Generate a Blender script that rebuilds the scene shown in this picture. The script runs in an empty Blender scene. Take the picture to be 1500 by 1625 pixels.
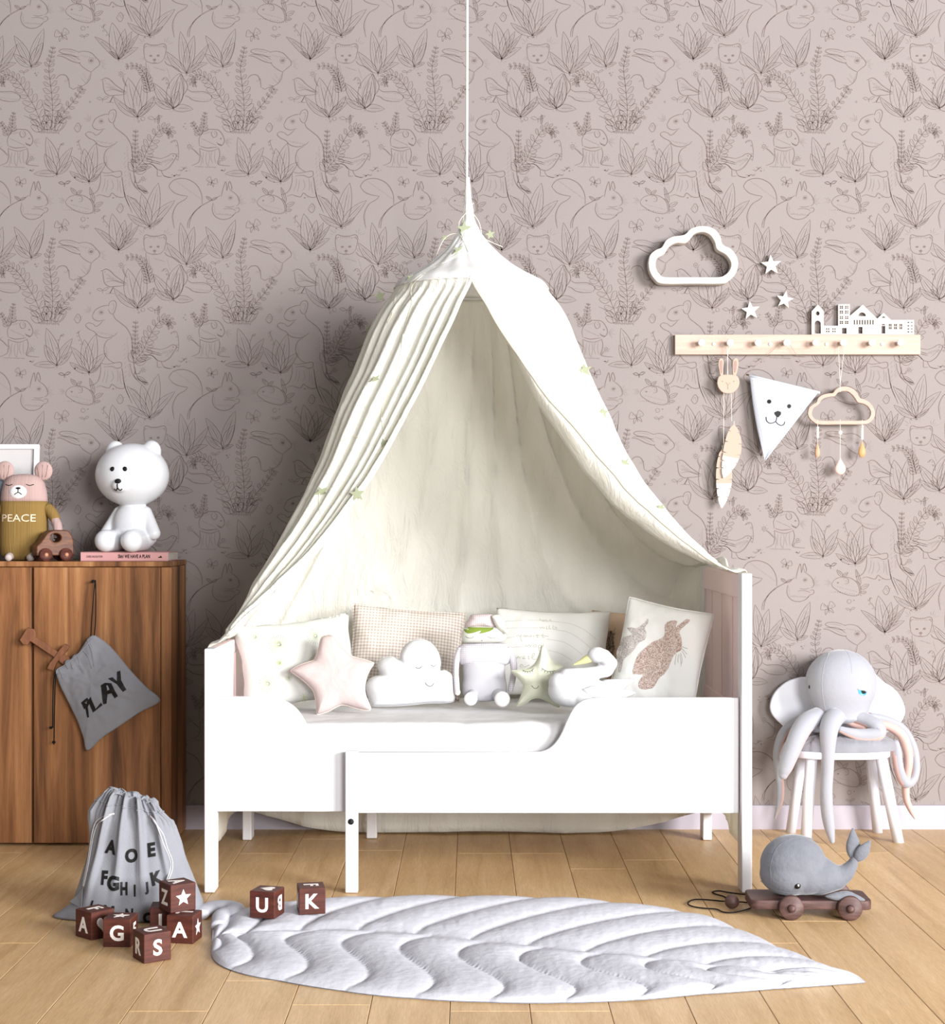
import bpy, bmesh, math, random
from math import sin, cos, pi, sqrt, atan2
from mathutils import Vector, Matrix, noise
from mathutils.bvhtree import BVHTree

# ------------------------------------------------------------------ camera, world, lights, exposure
C = bpy.context.scene.collection
SC = bpy.context.scene
F, CX, CY, CH = 2520.0, 748.0, 832.0, 1.15        # focal length and vanishing point in pixels of the 1500x1625 frame, eye height
cam_d = bpy.data.cameras.new('camera'); cam = bpy.data.objects.new('camera', cam_d); C.objects.link(cam)
cam_d.sensor_fit = 'HORIZONTAL'; cam_d.sensor_width = 36; cam_d.lens = 36 * F / 1500
cam_d.shift_x = (750 - CX) / 1500; cam_d.shift_y = (CY - 812.5) / 1500
cam.location = (0, 0, CH); cam.rotation_euler = (pi / 2, 0, 0); cam_d.clip_end = 60
SC.camera = cam

w = bpy.data.worlds.new('world'); SC.world = w; w.use_nodes = True
w.node_tree.nodes['Background'].inputs[0].default_value = (1.0, 0.97, 0.98, 1)
w.node_tree.nodes['Background'].inputs[1].default_value = 0.32

def area(name, loc, target, sx, sy, power, col=(1, 1, 1)):
    d = bpy.data.lights.new(name, 'AREA'); d.shape = 'RECTANGLE'; d.size = sx; d.size_y = sy
    d.energy = power; d.color = col
    o = bpy.data.objects.new(name, d); C.objects.link(o); o.location = loc
    o.rotation_euler = (Vector(target) - Vector(loc)).to_track_quat('-Z', 'Y').to_euler()
    return o
area('window_light', (8.2, -2.6, 3.1), (0.0, 5.3, 0.9), 4.2, 3.2, 2350, (1.0, 0.985, 0.985))
area('front_light', (2.3, -2.0, 1.9), (0.1, 5.2, 0.9), 1.8, 1.8, 370, (1.0, 0.985, 0.98))
vs = SC.view_settings
SC.display_settings.display_device = 'sRGB'
vs.view_transform = 'Standard'; vs.look = 'None'; vs.exposure = 0.0; vs.gamma = 1.0; vs.use_curve_mapping = False
SC.cycles.max_bounces = 10; SC.cycles.diffuse_bounces = 8

# ------------------------------------------------------------------ helpers
def W(px, py, y):                    # pixel of the photograph at depth y -> world point
    return Vector(((px - CX) * y / F, y, CH - (py - CY) * y / F))
def FL(px, py, z=0.0):               # pixel -> point on a horizontal plane
    y = F * (CH - z) / (py - CY)
    return Vector(((px - CX) * y / F, y, z))

def lin(c):
    return tuple(((v / 255) / 12.92 if v / 255 <= 0.04045 else (((v / 255) + 0.055) / 1.055) ** 2.4) for v in c) + (1,)

def N(nt, t, **kw):
    n = nt.nodes.new(t)
    for k, v in kw.items():
        if k in n.inputs: n.inputs[k].default_value = v
        else: setattr(n, k, v)
    return n

def base_mat(name, rough=0.6, spec=0.4):
    m = bpy.data.materials.new(name); m.use_nodes = True
    b = m.node_tree.nodes['Principled BSDF']
    b.inputs['Roughness'].default_value = rough
    b.inputs['Specular IOR Level'].default_value = spec
    return m, m.node_tree, b

def mat(name, c, rough=0.6, spec=0.4, var=0.06, vscale=6.0, bump=None, stretch=(1, 1, 1), sheen=0.0, metal=0.0, coat=0.0, rnd=0.0):
    """plain procedural material: colour with slight mottling, optional bump=(scale, strength, detail)"""
    m, nt, b = base_mat(name, rough, spec)
    L = nt.links
    tc = N(nt, 'ShaderNodeTexCoord'); mp = N(nt, 'ShaderNodeMapping'); mp.inputs['Scale'].default_value = stretch
    L.new(tc.outputs['Object'], mp.inputs['Vector'])
    nz = N(nt, 'ShaderNodeTexNoise', Scale=vscale, Detail=4.0)
    L.new(mp.outputs['Vector'], nz.inputs['Vector'])
    cr = N(nt, 'ShaderNodeValToRGB')
    a = lin(c)
    cr.color_ramp.elements[0].position = 0.3; cr.color_ramp.elements[1].position = 0.7
    cr.color_ramp.elements[0].color = tuple(x * (1 - var) for x in a[:3]) + (1,)
    cr.color_ramp.elements[1].color = tuple(min(1, x * (1 + var)) for x in a[:3]) + (1,)
    L.new(nz.outputs['Fac'], cr.inputs['Fac'])
    out = cr.outputs['Color']
    if rnd:
        oi = N(nt, 'ShaderNodeObjectInfo'); hs = N(nt, 'ShaderNodeHueSaturation')
        mr = N(nt, 'ShaderNodeMapRange'); mr.inputs['To Min'].default_value = 1 - rnd; mr.inputs['To Max'].default_value = 1 + rnd
        L.new(oi.outputs['Random'], mr.inputs['Value']); L.new(mr.outputs[0], hs.inputs['Value']); L.new(out, hs.inputs['Color']); out = hs.outputs['Color']
    L.new(out, b.inputs['Base Color'])
    if bump:
        nb = N(nt, 'ShaderNodeTexNoise', Scale=bump[0], Detail=bump[2] if len(bump) > 2 else 3.0)
        L.new(mp.outputs['Vector'], nb.inputs['Vector'])
        bp = N(nt, 'ShaderNodeBump', Strength=bump[1], Distance=0.01)
        L.new(nb.outputs['Fac'], bp.inputs['Height']); L.new(bp.outputs['Normal'], b.inputs['Normal'])
    if sheen: b.inputs['Sheen Weight'].default_value = sheen; b.inputs['Sheen Roughness'].default_value = 0.4
    if metal: b.inputs['Metallic'].default_value = metal
    if coat: b.inputs['Coat Weight'].default_value = coat
    return m

def wood(name, cols, stretch, scale=3.0, rough=0.5, bump=0.15, rnd=0.0, band=None, fine=60, spec=0.35):
    """wood: stretched noise through a ramp of colours, fine grain and optional per-board tint"""
    m, nt, b = base_mat(name, rough, spec)
    L = nt.links
    tc = N(nt, 'ShaderNodeTexCoord'); mp = N(nt, 'ShaderNodeMapping'); mp.inputs['Scale'].default_value = stretch
    vec = tc.outputs['Object']
    oi = N(nt, 'ShaderNodeObjectInfo')
    ad = N(nt, 'ShaderNodeVectorMath', operation='ADD')
    ml = N(nt, 'ShaderNodeMath', operation='MULTIPLY'); ml.inputs[1].default_value = 37.0
    L.new(oi.outputs['Random'], ml.inputs[0]); L.new(vec, ad.inputs[0])
    if rnd: L.new(ml.outputs[0], ad.inputs[1])
    L.new(ad.outputs[0], mp.inputs['Vector'])
    n1 = N(nt, 'ShaderNodeTexNoise', Scale=scale, Detail=5.0, Roughness=0.6, Distortion=0.6)
    L.new(mp.outputs['Vector'], n1.inputs['Vector'])
    cr = N(nt, 'ShaderNodeValToRGB')
    while len(cr.color_ramp.elements) < len(cols): cr.color_ramp.elements.new(0.5)
    for i, c in enumerate(cols):
        e = cr.color_ramp.elements[i]; e.position = 0.28 + 0.44 * i / (len(cols) - 1); e.color = lin(c)
    L.new(n1.outputs['Fac'], cr.inputs['Fac'])
    n2 = N(nt, 'ShaderNodeTexNoise', Scale=fine, Detail=3.0, Roughness=0.7)
    L.new(mp.outputs['Vector'], n2.inputs['Vector'])
    mr = N(nt, 'ShaderNodeMapRange'); mr.inputs['From Min'].default_value = 0.3; mr.inputs['From Max'].default_value = 0.7
    mr.inputs['To Min'].default_value = 0.86; mr.inputs['To Max'].default_value = 1.1
    L.new(n2.outputs['Fac'], mr.inputs['Value'])
    hs = N(nt, 'ShaderNodeHueSaturation')
    L.new(cr.outputs['Color'], hs.inputs['Color'])
    val = mr.outputs[0]
    if rnd:
        m2 = N(nt, 'ShaderNodeMapRange'); m2.inputs['To Min'].default_value = 1 - rnd; m2.inputs['To Max'].default_value = 1 + rnd
        L.new(oi.outputs['Random'], m2.inputs['Value'])
        mm = N(nt, 'ShaderNodeMath', operation='MULTIPLY'); L.new(val, mm.inputs[0]); L.new(m2.outputs[0], mm.inputs[1]); val = mm.outputs[0]
    L.new(val, hs.inputs['Value']); L.new(hs.outputs['Color'], b.inputs['Base Color'])
    bp = N(nt, 'ShaderNodeBump', Strength=bump, Distance=0.004)
    L.new(n2.outputs['Fac'], bp.inputs['Height']); L.new(bp.outputs['Normal'], b.inputs['Normal'])
    return m

def link(name, me, m=None, parent=None, smooth=False, mats=None):
    o = bpy.data.objects.new(name, me); C.objects.link(o)
    for x in (mats or ([m] if m else [])): me.materials.append(x)
    if smooth: me.polygons.foreach_set('use_smooth', [True] * len(me.polygons))
    if parent: o.parent = parent
    return o

def mesh(name, vs_, fs, m=None, parent=None, smooth=False, mats=None, mi=None):
    me = bpy.data.meshes.new(name); me.from_pydata([tuple(v) for v in vs_], [], fs)
    o = link(name, me, m, parent, smooth, mats)
    if mi: me.polygons.foreach_set('material_index', mi)
    me.update()
    return o

def bmo(name, bm, m=None, parent=None, smooth=False, mats=None):
    bmesh.ops.recalc_face_normals(bm, faces=bm.faces)
    me = bpy.data.meshes.new(name); bm.to_mesh(me); bm.free()
    return link(name, me, m, parent, smooth, mats)

def thing(name, label, cat, loc=(0, 0, 0), rot=(0, 0, 0), group=None):
    o = bpy.data.objects.new(name, None); C.objects.link(o); o.empty_display_size = 0.05
    o.location = loc; o.rotation_euler = rot; o['label'] = label; o['category'] = cat
    if group: o['group'] = group
    return o
def tag(o, label, cat, group=None):
    o['label'] = label; o['category'] = cat
    if group: o['group'] = group
    return o

def add_box(bm, c, s, bev=0.0, seg=2, M=None):
    r = bmesh.ops.create_cube(bm, size=1.0)
    vs_ = r['verts']
    bmesh.ops.scale(bm, vec=s, verts=vs_)
    if bev:
        es = list({e for v in vs_ for e in v.link_edges})
        rb = bmesh.ops.bevel(bm, geom=es, offset=bev, segments=seg, affect='EDGES', profile=0.5)
        vs_ = list({v for f in rb['faces'] for v in f.verts} | {v for v in vs_ if v.is_valid})
    if M is not None: bmesh.ops.transform(bm, matrix=M, verts=vs_)
    bmesh.ops.translate(bm, vec=c, verts=vs_)
    return vs_
def box(name, c, s, m, parent=None, bev=0.002, seg=2, M=None, smooth=False):
    bm = bmesh.new(); add_box(bm, c, s, bev, seg, M)
    return bmo(name, bm, m, parent, smooth)
def box2(name, a, b_, m, parent=None, bev=0.002, seg=2):
    a, b_ = Vector(a), Vector(b_)
    return box(name, (a + b_) / 2, b_ - a, m, parent, bev, seg)

def cat(pts, n):                     # Catmull-Rom resampling of a polyline of tuples
    P = [Vector(p) for p in pts]
    if len(P) < 3:
        return [P[0].lerp(P[-1], i / n) for i in range(n + 1)]
    out = []
    for k in range(n + 1):
        t = k / n * (len(P) - 1); i = min(int(t), len(P) - 2); f = t - i
        p0 = P[i - 1] if i > 0 else P[i] * 2 - P[i + 1]
        p1, p2 = P[i], P[i + 1]
        p3 = P[i + 2] if i + 2 < len(P) else P[i + 1] * 2 - P[i]
        out.append(0.5 * ((2 * p1) + (p2 - p0) * f + (2 * p0 - 5 * p1 + 4 * p2 - p3) * f * f + (3 * p1 - p0 - 3 * p2 + p3) * f ** 3))
    return out
def lerpk(keys, t):                  # piecewise-linear lookup in [(t, v)]
    if t <= keys[0][0]: return keys[0][1]
    for (a, x), (b_, y) in zip(keys, keys[1:]):
        if t <= b_: return x + (y - x) * (t - a) / (b_ - a)
    return keys[-1][1]
def spl(vals, t):                    # catmull-rom of scalars, t in 0..1
    n = len(vals) - 1; u = max(0.0, min(0.99999, t)) * n; i = int(u); f = u - i
    p1, p2 = vals[i], vals[i + 1]
    p0 = vals[i - 1] if i > 0 else 2 * p1 - p2
    p3 = vals[i + 2] if i + 2 <= n else 2 * p2 - p1
    return 0.5 * (2 * p1 + (p2 - p0) * f + (2 * p0 - 5 * p1 + 4 * p2 - p3) * f * f + (3 * p1 - p0 - 3 * p2 + p3) * f ** 3)

def tube_data(pts, rad, seg=8, cap=True, flat=1.0, up=None):
    P = [Vector(p) for p in pts]; n = len(P)
    R = rad if isinstance(rad, (list, tuple)) else [rad] * n
    vs_, fs = [], []
    t0 = (P[1] - P[0]).normalized()
    ref = Vector(up) if up else (Vector((0, 0, 1)) if abs(t0.z) < 0.9 else Vector((0, 1, 0)))
    u = (ref - t0 * ref.dot(t0)).normalized()
    for i in range(n):
        t = (P[min(i + 1, n - 1)] - P[max(i - 1, 0)])
        t = t.normalized() if t.length > 1e-9 else t0
        u = (u - t * u.dot(t)).normalized(); v = t.cross(u)
        for k in range(seg):
            a = 2 * pi * k / seg
            vs_.append(P[i] + (u * cos(a) * flat + v * sin(a)) * R[i])
    for i in range(n - 1):
        for k in range(seg):
            k2 = (k + 1) % seg
            fs.append((i * seg + k, i * seg + k2, (i + 1) * seg + k2, (i + 1) * seg + k))
    if cap:
        fs.append(tuple(range(seg))[::-1]); fs.append(tuple((n - 1) * seg + k for k in range(seg)))
    return vs_, fs
def tube(name, pts, rad, m, parent=None, seg=8, n=None, **kw):
    if n:
        if isinstance(rad, (list, tuple)): rad = [spl(list(rad), i / n) for i in range(n + 1)]
        pts = cat(pts, n)
    v, f = tube_data(pts, rad, seg, **kw)
    return mesh(name, v, f, m, parent, True)
def tubes(name, lst, m, parent=None, seg=6):       # several strokes of one drawing, one part
    V, Fs = [], []
    for pts, r in lst:
        v, f = tube_data(pts, r, seg); o = len(V); V += v; Fs += [tuple(i + o for i in q) for q in f]
    return mesh(name, V, Fs, m, parent, True)

def lathe(name, prof, m, parent=None, seg=32, M=None, smooth=True, cap=True):   # prof: [(r, z)]
    V, Fs = [], []
    for r, z in prof:
        for k in range(seg):
            a = 2 * pi * k / seg; p = Vector((r * cos(a), r * sin(a), z))
            V.append(M @ p if M is not None else p)
    for i in range(len(prof) - 1):
        for k in range(seg):
            k2 = (k + 1) % seg; Fs.append((i * seg + k, i * seg + k2, (i + 1) * seg + k2, (i + 1) * seg + k))
    if cap:
        Fs.append(tuple(range(seg))[::-1]); Fs.append(tuple((len(prof) - 1) * seg + k for k in range(seg)))
    return mesh(name, V, Fs, m, parent, smooth)
RX = Matrix.Rotation(pi / 2, 4, 'X')               # turns a lathe's +z axis to -y (towards the camera)
def T(x, y, z): return Matrix.Translation((x, y, z))

def ball(name, c, r, m, parent=None, seg=20, rot=None, sm=True):
    bm = bmesh.new(); bmesh.ops.create_uvsphere(bm, u_segments=seg, v_segments=max(8, seg // 2), radius=1)
    s = r if isinstance(r, (tuple, list)) else (r, r, r)
    M = T(*c) @ (rot or Matrix.Identity(4)) @ Matrix.Diagonal((*s, 1))
    bmesh.ops.transform(bm, matrix=M, verts=bm.verts)
    return bmo(name, bm, m, parent, sm)

def curve2d(name, splines, depth, bev, m, parent=None, plane='XZ', loc=(0, 0, 0), smooth=False, res=1):
    """filled outline(s) with holes, thickness depth, rounded by bev; drawn in x,z and facing -y"""
    cu = bpy.data.curves.new(name, 'CURVE'); cu.dimensions = '2D'; cu.fill_mode = 'BOTH'
    for sp in splines:
        s = cu.splines.new('POLY'); s.points.add(len(sp) - 1); s.use_cyclic_u = True
        for i, p in enumerate(sp): s.points[i].co = (p[0], p[1], 0, 1)
    cu.extrude = max(depth / 2 - bev, 0.0); cu.bevel_depth = bev; cu.bevel_resolution = res
    cu.offset = -bev
    o = bpy.data.objects.new('tmp', cu); C.objects.link(o)
    dg = bpy.context.evaluated_depsgraph_get()
    me = bpy.data.meshes.new_from_object(o.evaluated_get(dg))
    bpy.data.objects.remove(o); bpy.data.curves.remove(cu)
    me.name = name
    if plane == 'XZ': me.transform(Matrix.Rotation(pi / 2, 4, 'X'))
    me.transform(T(*loc)); me.materials.clear()
    return link(name, me, m, parent, smooth)

_tc = {}
def text_data(s, size=1.0, off=0.0, dens=0, shear=0.0):
    """flat glyph mesh centred on its own bounds: verts (x, y), faces, width, height"""
    key = (s, off, dens, shear)
    if key not in _tc:
        cu = bpy.data.curves.new('t', 'FONT'); cu.body = s; cu.size = 1.0; cu.offset = off; cu.resolution_u = 4; cu.shear = shear
        o = bpy.data.objects.new('tmp', cu); C.objects.link(o)
        dg = bpy.context.evaluated_depsgraph_get()
        me = bpy.data.meshes.new_from_object(o.evaluated_get(dg))
        bm = bmesh.new(); bm.from_mesh(me)
        bmesh.ops.remove_doubles(bm, verts=bm.verts, dist=1e-5)
        if dens:
            bmesh.ops.triangulate(bm, faces=bm.faces)
            for _ in range(4):
                es = [e for e in bm.edges if e.calc_length() > dens]
                if not es: break
                bmesh.ops.subdivide_edges(bm, edges=es, cuts=1)
                bmesh.ops.triangulate(bm, faces=bm.faces)
        V = [(v.co.x, v.co.y) for v in bm.verts]; Fs = [tuple(v.index for v in f.verts) for f in bm.faces]
        bm.free(); bpy.data.objects.remove(o); bpy.data.curves.remove(cu); bpy.data.meshes.remove(me)
        x0, x1 = min(v[0] for v in V), max(v[0] for v in V); y0, y1 = min(v[1] for v in V), max(v[1] for v in V)
        V = [(v[0] - (x0 + x1) / 2, v[1] - (y0 + y1) / 2) for v in V]
        _tc[key] = (V, Fs, x1 - x0, y1 - y0)
    V, Fs, w_, h_ = _tc[key]
    k = size / h_
    return [(x * k, y * k) for x, y in V], Fs, w_ * k, size

def star_pts(r, ri=0.42, n=5, rot=pi / 2, cx=0, cy=0):
    return [(cx + (r if i % 2 == 0 else r * ri) * cos(rot + pi * i / n), cy + (r if i % 2 == 0 else r * ri) * sin(rot + pi * i / n)) for i in range(2 * n)]
def heart_pts(s, n=28):
    return [(s * 0.0625 * 16 * sin(t) ** 3 * 0.9, s * 0.0625 * (13 * cos(t) - 5 * cos(2 * t) - 2 * cos(3 * t) - cos(4 * t)) + s * 0.12) for t in [2 * pi * i / n for i in range(n)]]

def bvh_of(o):
    me = o.data
    return BVHTree.FromPolygons([v.co.copy() for v in me.vertices], [tuple(p.vertices) for p in me.polygons])
def hit(b_, p, d=(0, 1, 0), eps=0.0006):
    d = Vector(d).normalized()
    h = b_.ray_cast(Vector(p) - d * 2.0, d)
    return (h[0] - d * eps) if h[0] is not None else None
def on_surface(b_, pts2, y0=0.0, eps=0.0006, d=(0, 1, 0), n=None):
    """(x,z) stroke points dropped onto a surface along d"""
    if n: pts2 = [(p.x, p.y) for p in cat([(a, b2, 0) for a, b2 in pts2], n)]
    out = []; last = None
    for x, z in pts2:
        h = hit(b_, (x, y0, z), d, eps)
        if h is None: h = Vector((x, last.y if last else y0, z))
        out.append(h); last = h
    return out
def print_on(name, b_, V2, Fs, m, parent, eps=0.0007, d=(0, 1, 0), y0=0.0):
    """flat print dropped onto a curved surface"""
    out = []; last = Vector((0, y0, 0))
    for x, z in V2:
        h = hit(b_, (x, y0, z), d, eps)
        if h is None: h = Vector((x, last.y, z))
        out.append(h); last = h
    return mesh(name, out, Fs, m, parent)

def fill2(pts, dens):                 # polygon -> dense triangles in 2D
    bm = bmesh.new(); vs_ = [bm.verts.new((x, y, 0)) for x, y in pts]; bm.faces.new(vs_)
    bmesh.ops.triangulate(bm, faces=bm.faces)
    for _ in range(6):
        es = [e for e in bm.edges if e.calc_length() > dens]
        if not es: break
        bmesh.ops.subdivide_edges(bm, edges=es, cuts=1); bmesh.ops.triangulate(bm, faces=bm.faces)
    bm.verts.index_update()
    V = [(v.co.x, v.co.y) for v in bm.verts]; Fs = [tuple(v.index for v in f.verts) for f in bm.faces]; bm.free()
    return V, Fs

def blob(name, shapes, voxel, m, parent=None, smooth_it=6, disp=None):
    """one continuous surface grown from overlapping ellipsoids ('e', c, r[, rot]) and tapered limbs ('c', p0, r0, p1, r1)"""
    bm = bmesh.new()
    def sph(c, r, rot=None, sg=20):
        M = T(*c) @ (rot or Matrix.Identity(4)) @ Matrix.Diagonal((*r, 1))
        bmesh.ops.create_uvsphere(bm, u_segments=sg, v_segments=sg // 2 + 2, radius=1, matrix=M)
    for s in shapes:
        if s[0] == 'e': sph(s[1], s[2], s[3] if len(s) > 3 else None, 56)
        else:
            p0, r0, p1, r1 = Vector(s[1]), s[2], Vector(s[3]), s[4]
            n = max(2, int((p1 - p0).length / (min(r0, r1) * 0.35)))
            for i in range(n + 1):
                f = i / n; r = r0 + (r1 - r0) * f; sph(p0.lerp(p1, f), (r, r, r))
    me = bpy.data.meshes.new('tmp'); bm.to_mesh(me); bm.free()
    o = bpy.data.objects.new('tmp', me); C.objects.link(o)
    md = o.modifiers.new('r', 'REMESH'); md.mode = 'VOXEL'; md.voxel_size = voxel
    ms = o.modifiers.new('s', 'SMOOTH'); ms.factor = 0.5; ms.iterations = smooth_it
    dg = bpy.context.evaluated_depsgraph_get()
    me2 = bpy.data.meshes.new_from_object(o.evaluated_get(dg))
    bpy.data.objects.remove(o); bpy.data.meshes.remove(me); me2.name = name; me2.materials.clear()
    if disp:
        for v in me2.vertices: v.co = disp(v.co.copy())
    return link(name, me2, m, parent, True)

def puff(name, outline, thick, m, parent=None, p=2.4, nr=14, n=120, wr=0.0, seed=0, back=0.6, edge=0.0):
    """stuffed flat toy: outline (x,z) filled out to thickness on both sides, seam around the rim"""
    O = cat([(a, b_, 0) for a, b_ in outline + [outline[0]]], n)[:-1]
    n = len(O); cx = sum(v.x for v in O) / n; cz = sum(v.y for v in O) / n
    V, Fs = [], []
    def ring(side):
        idx = []
        for j in range(nr + 1):
            rho = 1 - (j / nr) ** 1.3
            row = []
            if side == 1 and j == 0: idx.append(list(range(n))); continue
            for i in range(n):
                x = cx + (O[i].x - cx) * rho; z = cz + (O[i].y - cz) * rho
                y = thick * (1 - rho ** p) ** 0.55 * (1 if side == 0 else -back)
                k = noise.noise(Vector((x * 22 + seed, z * 22, side))) * wr + noise.noise(Vector((x * 60 + seed, z * 60, side))) * wr * 0.5
                row.append(len(V)); V.append(Vector((x, -(y + k * (1 - rho ** 6)), z)))
            idx.append(row)
        for j in range(nr):
            for i in range(n):
                i2 = (i + 1) % n
                q = (idx[j][i], idx[j][i2], idx[j + 1][i2], idx[j + 1][i])
                Fs.append(q if side == 0 else q[::-1])
    ring(0); ring(1)
    o = mesh(name, V, Fs, m, parent, True)
    bm = bmesh.new(); bm.from_mesh(o.data)
    bmesh.ops.remove_doubles(bm, verts=bm.verts, dist=1e-4); bmesh.ops.recalc_face_normals(bm, faces=bm.faces)
    bm.to_mesh(o.data); bm.free(); o.data.polygons.foreach_set('use_smooth', [True] * len(o.data.polygons))
    return o

def cushion(name, w_, h_, t_, m, parent=None, seed=0, wr=0.004, nx=44, ny=44, pinch=0.06, uvs=1.0):
    """square pillow standing in x,z, bulging in y, with pulled-in sides, pointed corners and wrinkles"""
    V, Fs = [], []; idx = {}
    for side in (0, 1):
        for j in range(ny + 1):
            for i in range(nx + 1):
                u = -1 + 2 * i / nx; v = -1 + 2 * j / ny
                rim = i in (0, nx) or j in (0, ny)
                if side == 1 and rim: idx[(1, i, j)] = idx[(0, i, j)]; continue
                x = u * w_ / 2 * (1 - pinch * (1 - v * v) ** 1.5 * abs(u) ** 2); z = v * h_ / 2 * (1 - pinch * (1 - u * u) ** 1.5 * abs(v) ** 2)
                e = max(0.0, (1 - abs(u) ** 2.6) * (1 - abs(v) ** 2.6)) ** 0.5
                k = (noise.noise(Vector((x * 14 + seed, z * 14, seed))) + 0.5 * noise.noise(Vector((x * 34 + seed, z * 34, side)))) * wr
                y = (t_ / 2 * e + k * min(1, e * 2.5)) * (-1 if side == 0 else 1)
                if rim:
                    x += noise.noise(Vector((z * 16, seed, 3))) * wr; z += noise.noise(Vector((x * 16, seed, 7))) * wr
                idx[(side, i, j)] = len(V); V.append((x, y, z + h_ / 2))
        for j in range(ny):
            for i in range(nx):
                q = (idx[(side, i, j)], idx[(side, i + 1, j)], idx[(side, i + 1, j + 1)], idx[(side, i, j + 1)])
                Fs.append(q if side == 0 else q[::-1])
    return mesh(name, V, Fs, m, parent, True)
# ------------------------------------------------------------------ materials of the room
M_paper = mat('wallpaper_ground', (143, 135, 133), 0.85, 0.2, var=0.02, vscale=2.0)
M_ink = mat('wallpaper_ink', (114, 101, 97), 0.85, 0.1, var=0.04)
M_ink2 = mat('wallpaper_ink_faint', (124, 114, 111), 0.85, 0.1, var=0.04)
M_trim = mat('baseboard_paint', (176, 170, 180), 0.5, 0.4, var=0.01)
M_oak = wood('oak_plank', [(182, 147, 104), (197, 163, 118), (205, 172, 128), (212, 182, 140)], (9, 0.8, 9), 2.0, 0.45, 0.08, rnd=0.06, fine=26, spec=0.4)
M_gap = mat('floor_gap', (92, 66, 42), 0.9, 0.1)
M_ceil = mat('ceiling_paint', (235, 232, 230), 0.8, 0.2, var=0.01)

# ------------------------------------------------------------------ wall and floor
YW = 6.0
wall = box2('wall_back', (-3.7, YW, 0), (3.7, YW + 0.12, 3.5), M_paper, bev=0); wall['kind'] = 'structure'
bb = mesh('baseboard_back', [(x, y, z) for x in (-3.7, 3.7) for y, z in ((YW, 0.0), (YW - 0.014, 0.0), (YW - 0.014, 0.082), (YW - 0.010, 0.089), (YW, 0.090))],
          [(0, 1, 6, 5), (1, 2, 7, 6), (2, 3, 8, 7), (3, 4, 9, 8), (0, 4, 3, 2, 1), (5, 6, 7, 8, 9)], M_trim); bb['kind'] = 'structure'
floor = box2('floor', (-3.7, 1.0, -0.06), (3.7, YW, -0.012), M_gap, bev=0); floor['kind'] = 'structure'
PW = 0.19; pm = {}
rng = random.Random(5)
def plank(x0, y0, y1):
    L_ = round(y1 - y0, 3)
    if L_ < 0.02: return
    if L_ not in pm:
        bm = bmesh.new(); add_box(bm, (0, 0, 0), (PW - 0.0014, L_ - 0.0014, 0.014), 0.0012, 1)
        me = bpy.data.meshes.new('plank'); bm.to_mesh(me); bm.free(); me.materials.append(M_oak); pm[L_] = me
    o = bpy.data.objects.new('plank', pm[L_]); C.objects.link(o); o.parent = floor
    o.location = (x0 + PW / 2, (y0 + y1) / 2, -0.007)
seen = {-4: 3.75, -5: 4.43, 0: 3.75, 1: 3.75, -2: 5.6, 2: 5.3, 5: 4.6}
for k in range(-20, 20):
    x0 = -0.0506 + PW * k
    if x0 < -3.7 or x0 + PW > 3.7: continue
    j = seen.get(k, 1.0 + rng.randint(0, 14) * 0.12)
    ys = [j]
    while ys[-1] + 1.8 < YW: ys.append(ys[-1] + 1.8)
    while ys[0] - 1.8 > 1.0: ys.insert(0, ys[0] - 1.8)
    ys = [1.0] + [y for y in ys if 1.02 < y < YW - 0.02] + [YW]
    for a, b_ in zip(ys, ys[1:]): plank(x0, a, b_)

# ------------------------------------------------------------------ wallpaper drawing: one repeat of 304 x 303 px, drawn as fine ribbons on the wall
ORG = {'A': (100, 60, 9.375), 'B': (240, 60, 9.375), 'C': (100, 200, 9.375), 'D': (240, 200, 9.375), 'S': (0, 0, 3.0), 'E': (-35.7, -129, 4.6875)}
INK = [[], []]          # ribbons: dark, faint  -> (points, widths)
class Tg:
    def __init__(s, k): s.o = ORG[k]
    def p(s, x, y): return Vector((s.o[0] + x / s.o[2], s.o[1] + y / s.o[2]))
    def l(s, x): return x / s.o[2]
def ink(pts, w_=1.0, faint=0, n=None, taper=True):
    L_ = sum((b_ - a).length for a, b_ in zip(pts, pts[1:]))
    n = n or max(2, int(L_ / 2.2))
    P = cat([(q.x, q.y, 0) for q in pts], n) if len(pts) > 2 else [Vector((pts[0].lerp(pts[1], i / n).x, pts[0].lerp(pts[1], i / n).y, 0)) for i in range(n + 1)]
    Ws = [w_ * (0.45 + 0.55 * sin(pi * min(1, max(0, i / n))) ** 0.5 if taper else 1.0) * (0.85 + 0.3 * noise.noise(Vector((P[i].x * .3, P[i].y * .3, 0)))) for i in range(n + 1)]
    INK[faint].append((P, Ws))
def S(tag_, s, w_=1.0, faint=0):
    t = Tg(tag_); ink([t.p(*map(float, a.split(','))) for a in s.split()], w_, faint)
def dot(tag_, x, y, r, faint=0):
    t = Tg(tag_); c = t.p(x, y); r = t.l(r)
    ink([c + Vector((-r, 0)), c + Vector((r, 0))], r * 2, faint, 3)
def circ(tag_, x, y, r, w_=0.8, faint=0):
    t = Tg(tag_); c = t.p(x, y); r = t.l(r)
    ink([c + Vector((r * cos(a), r * sin(a))) for a in [2 * pi * i / 8 for i in range(9)]], w_, faint)
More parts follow.
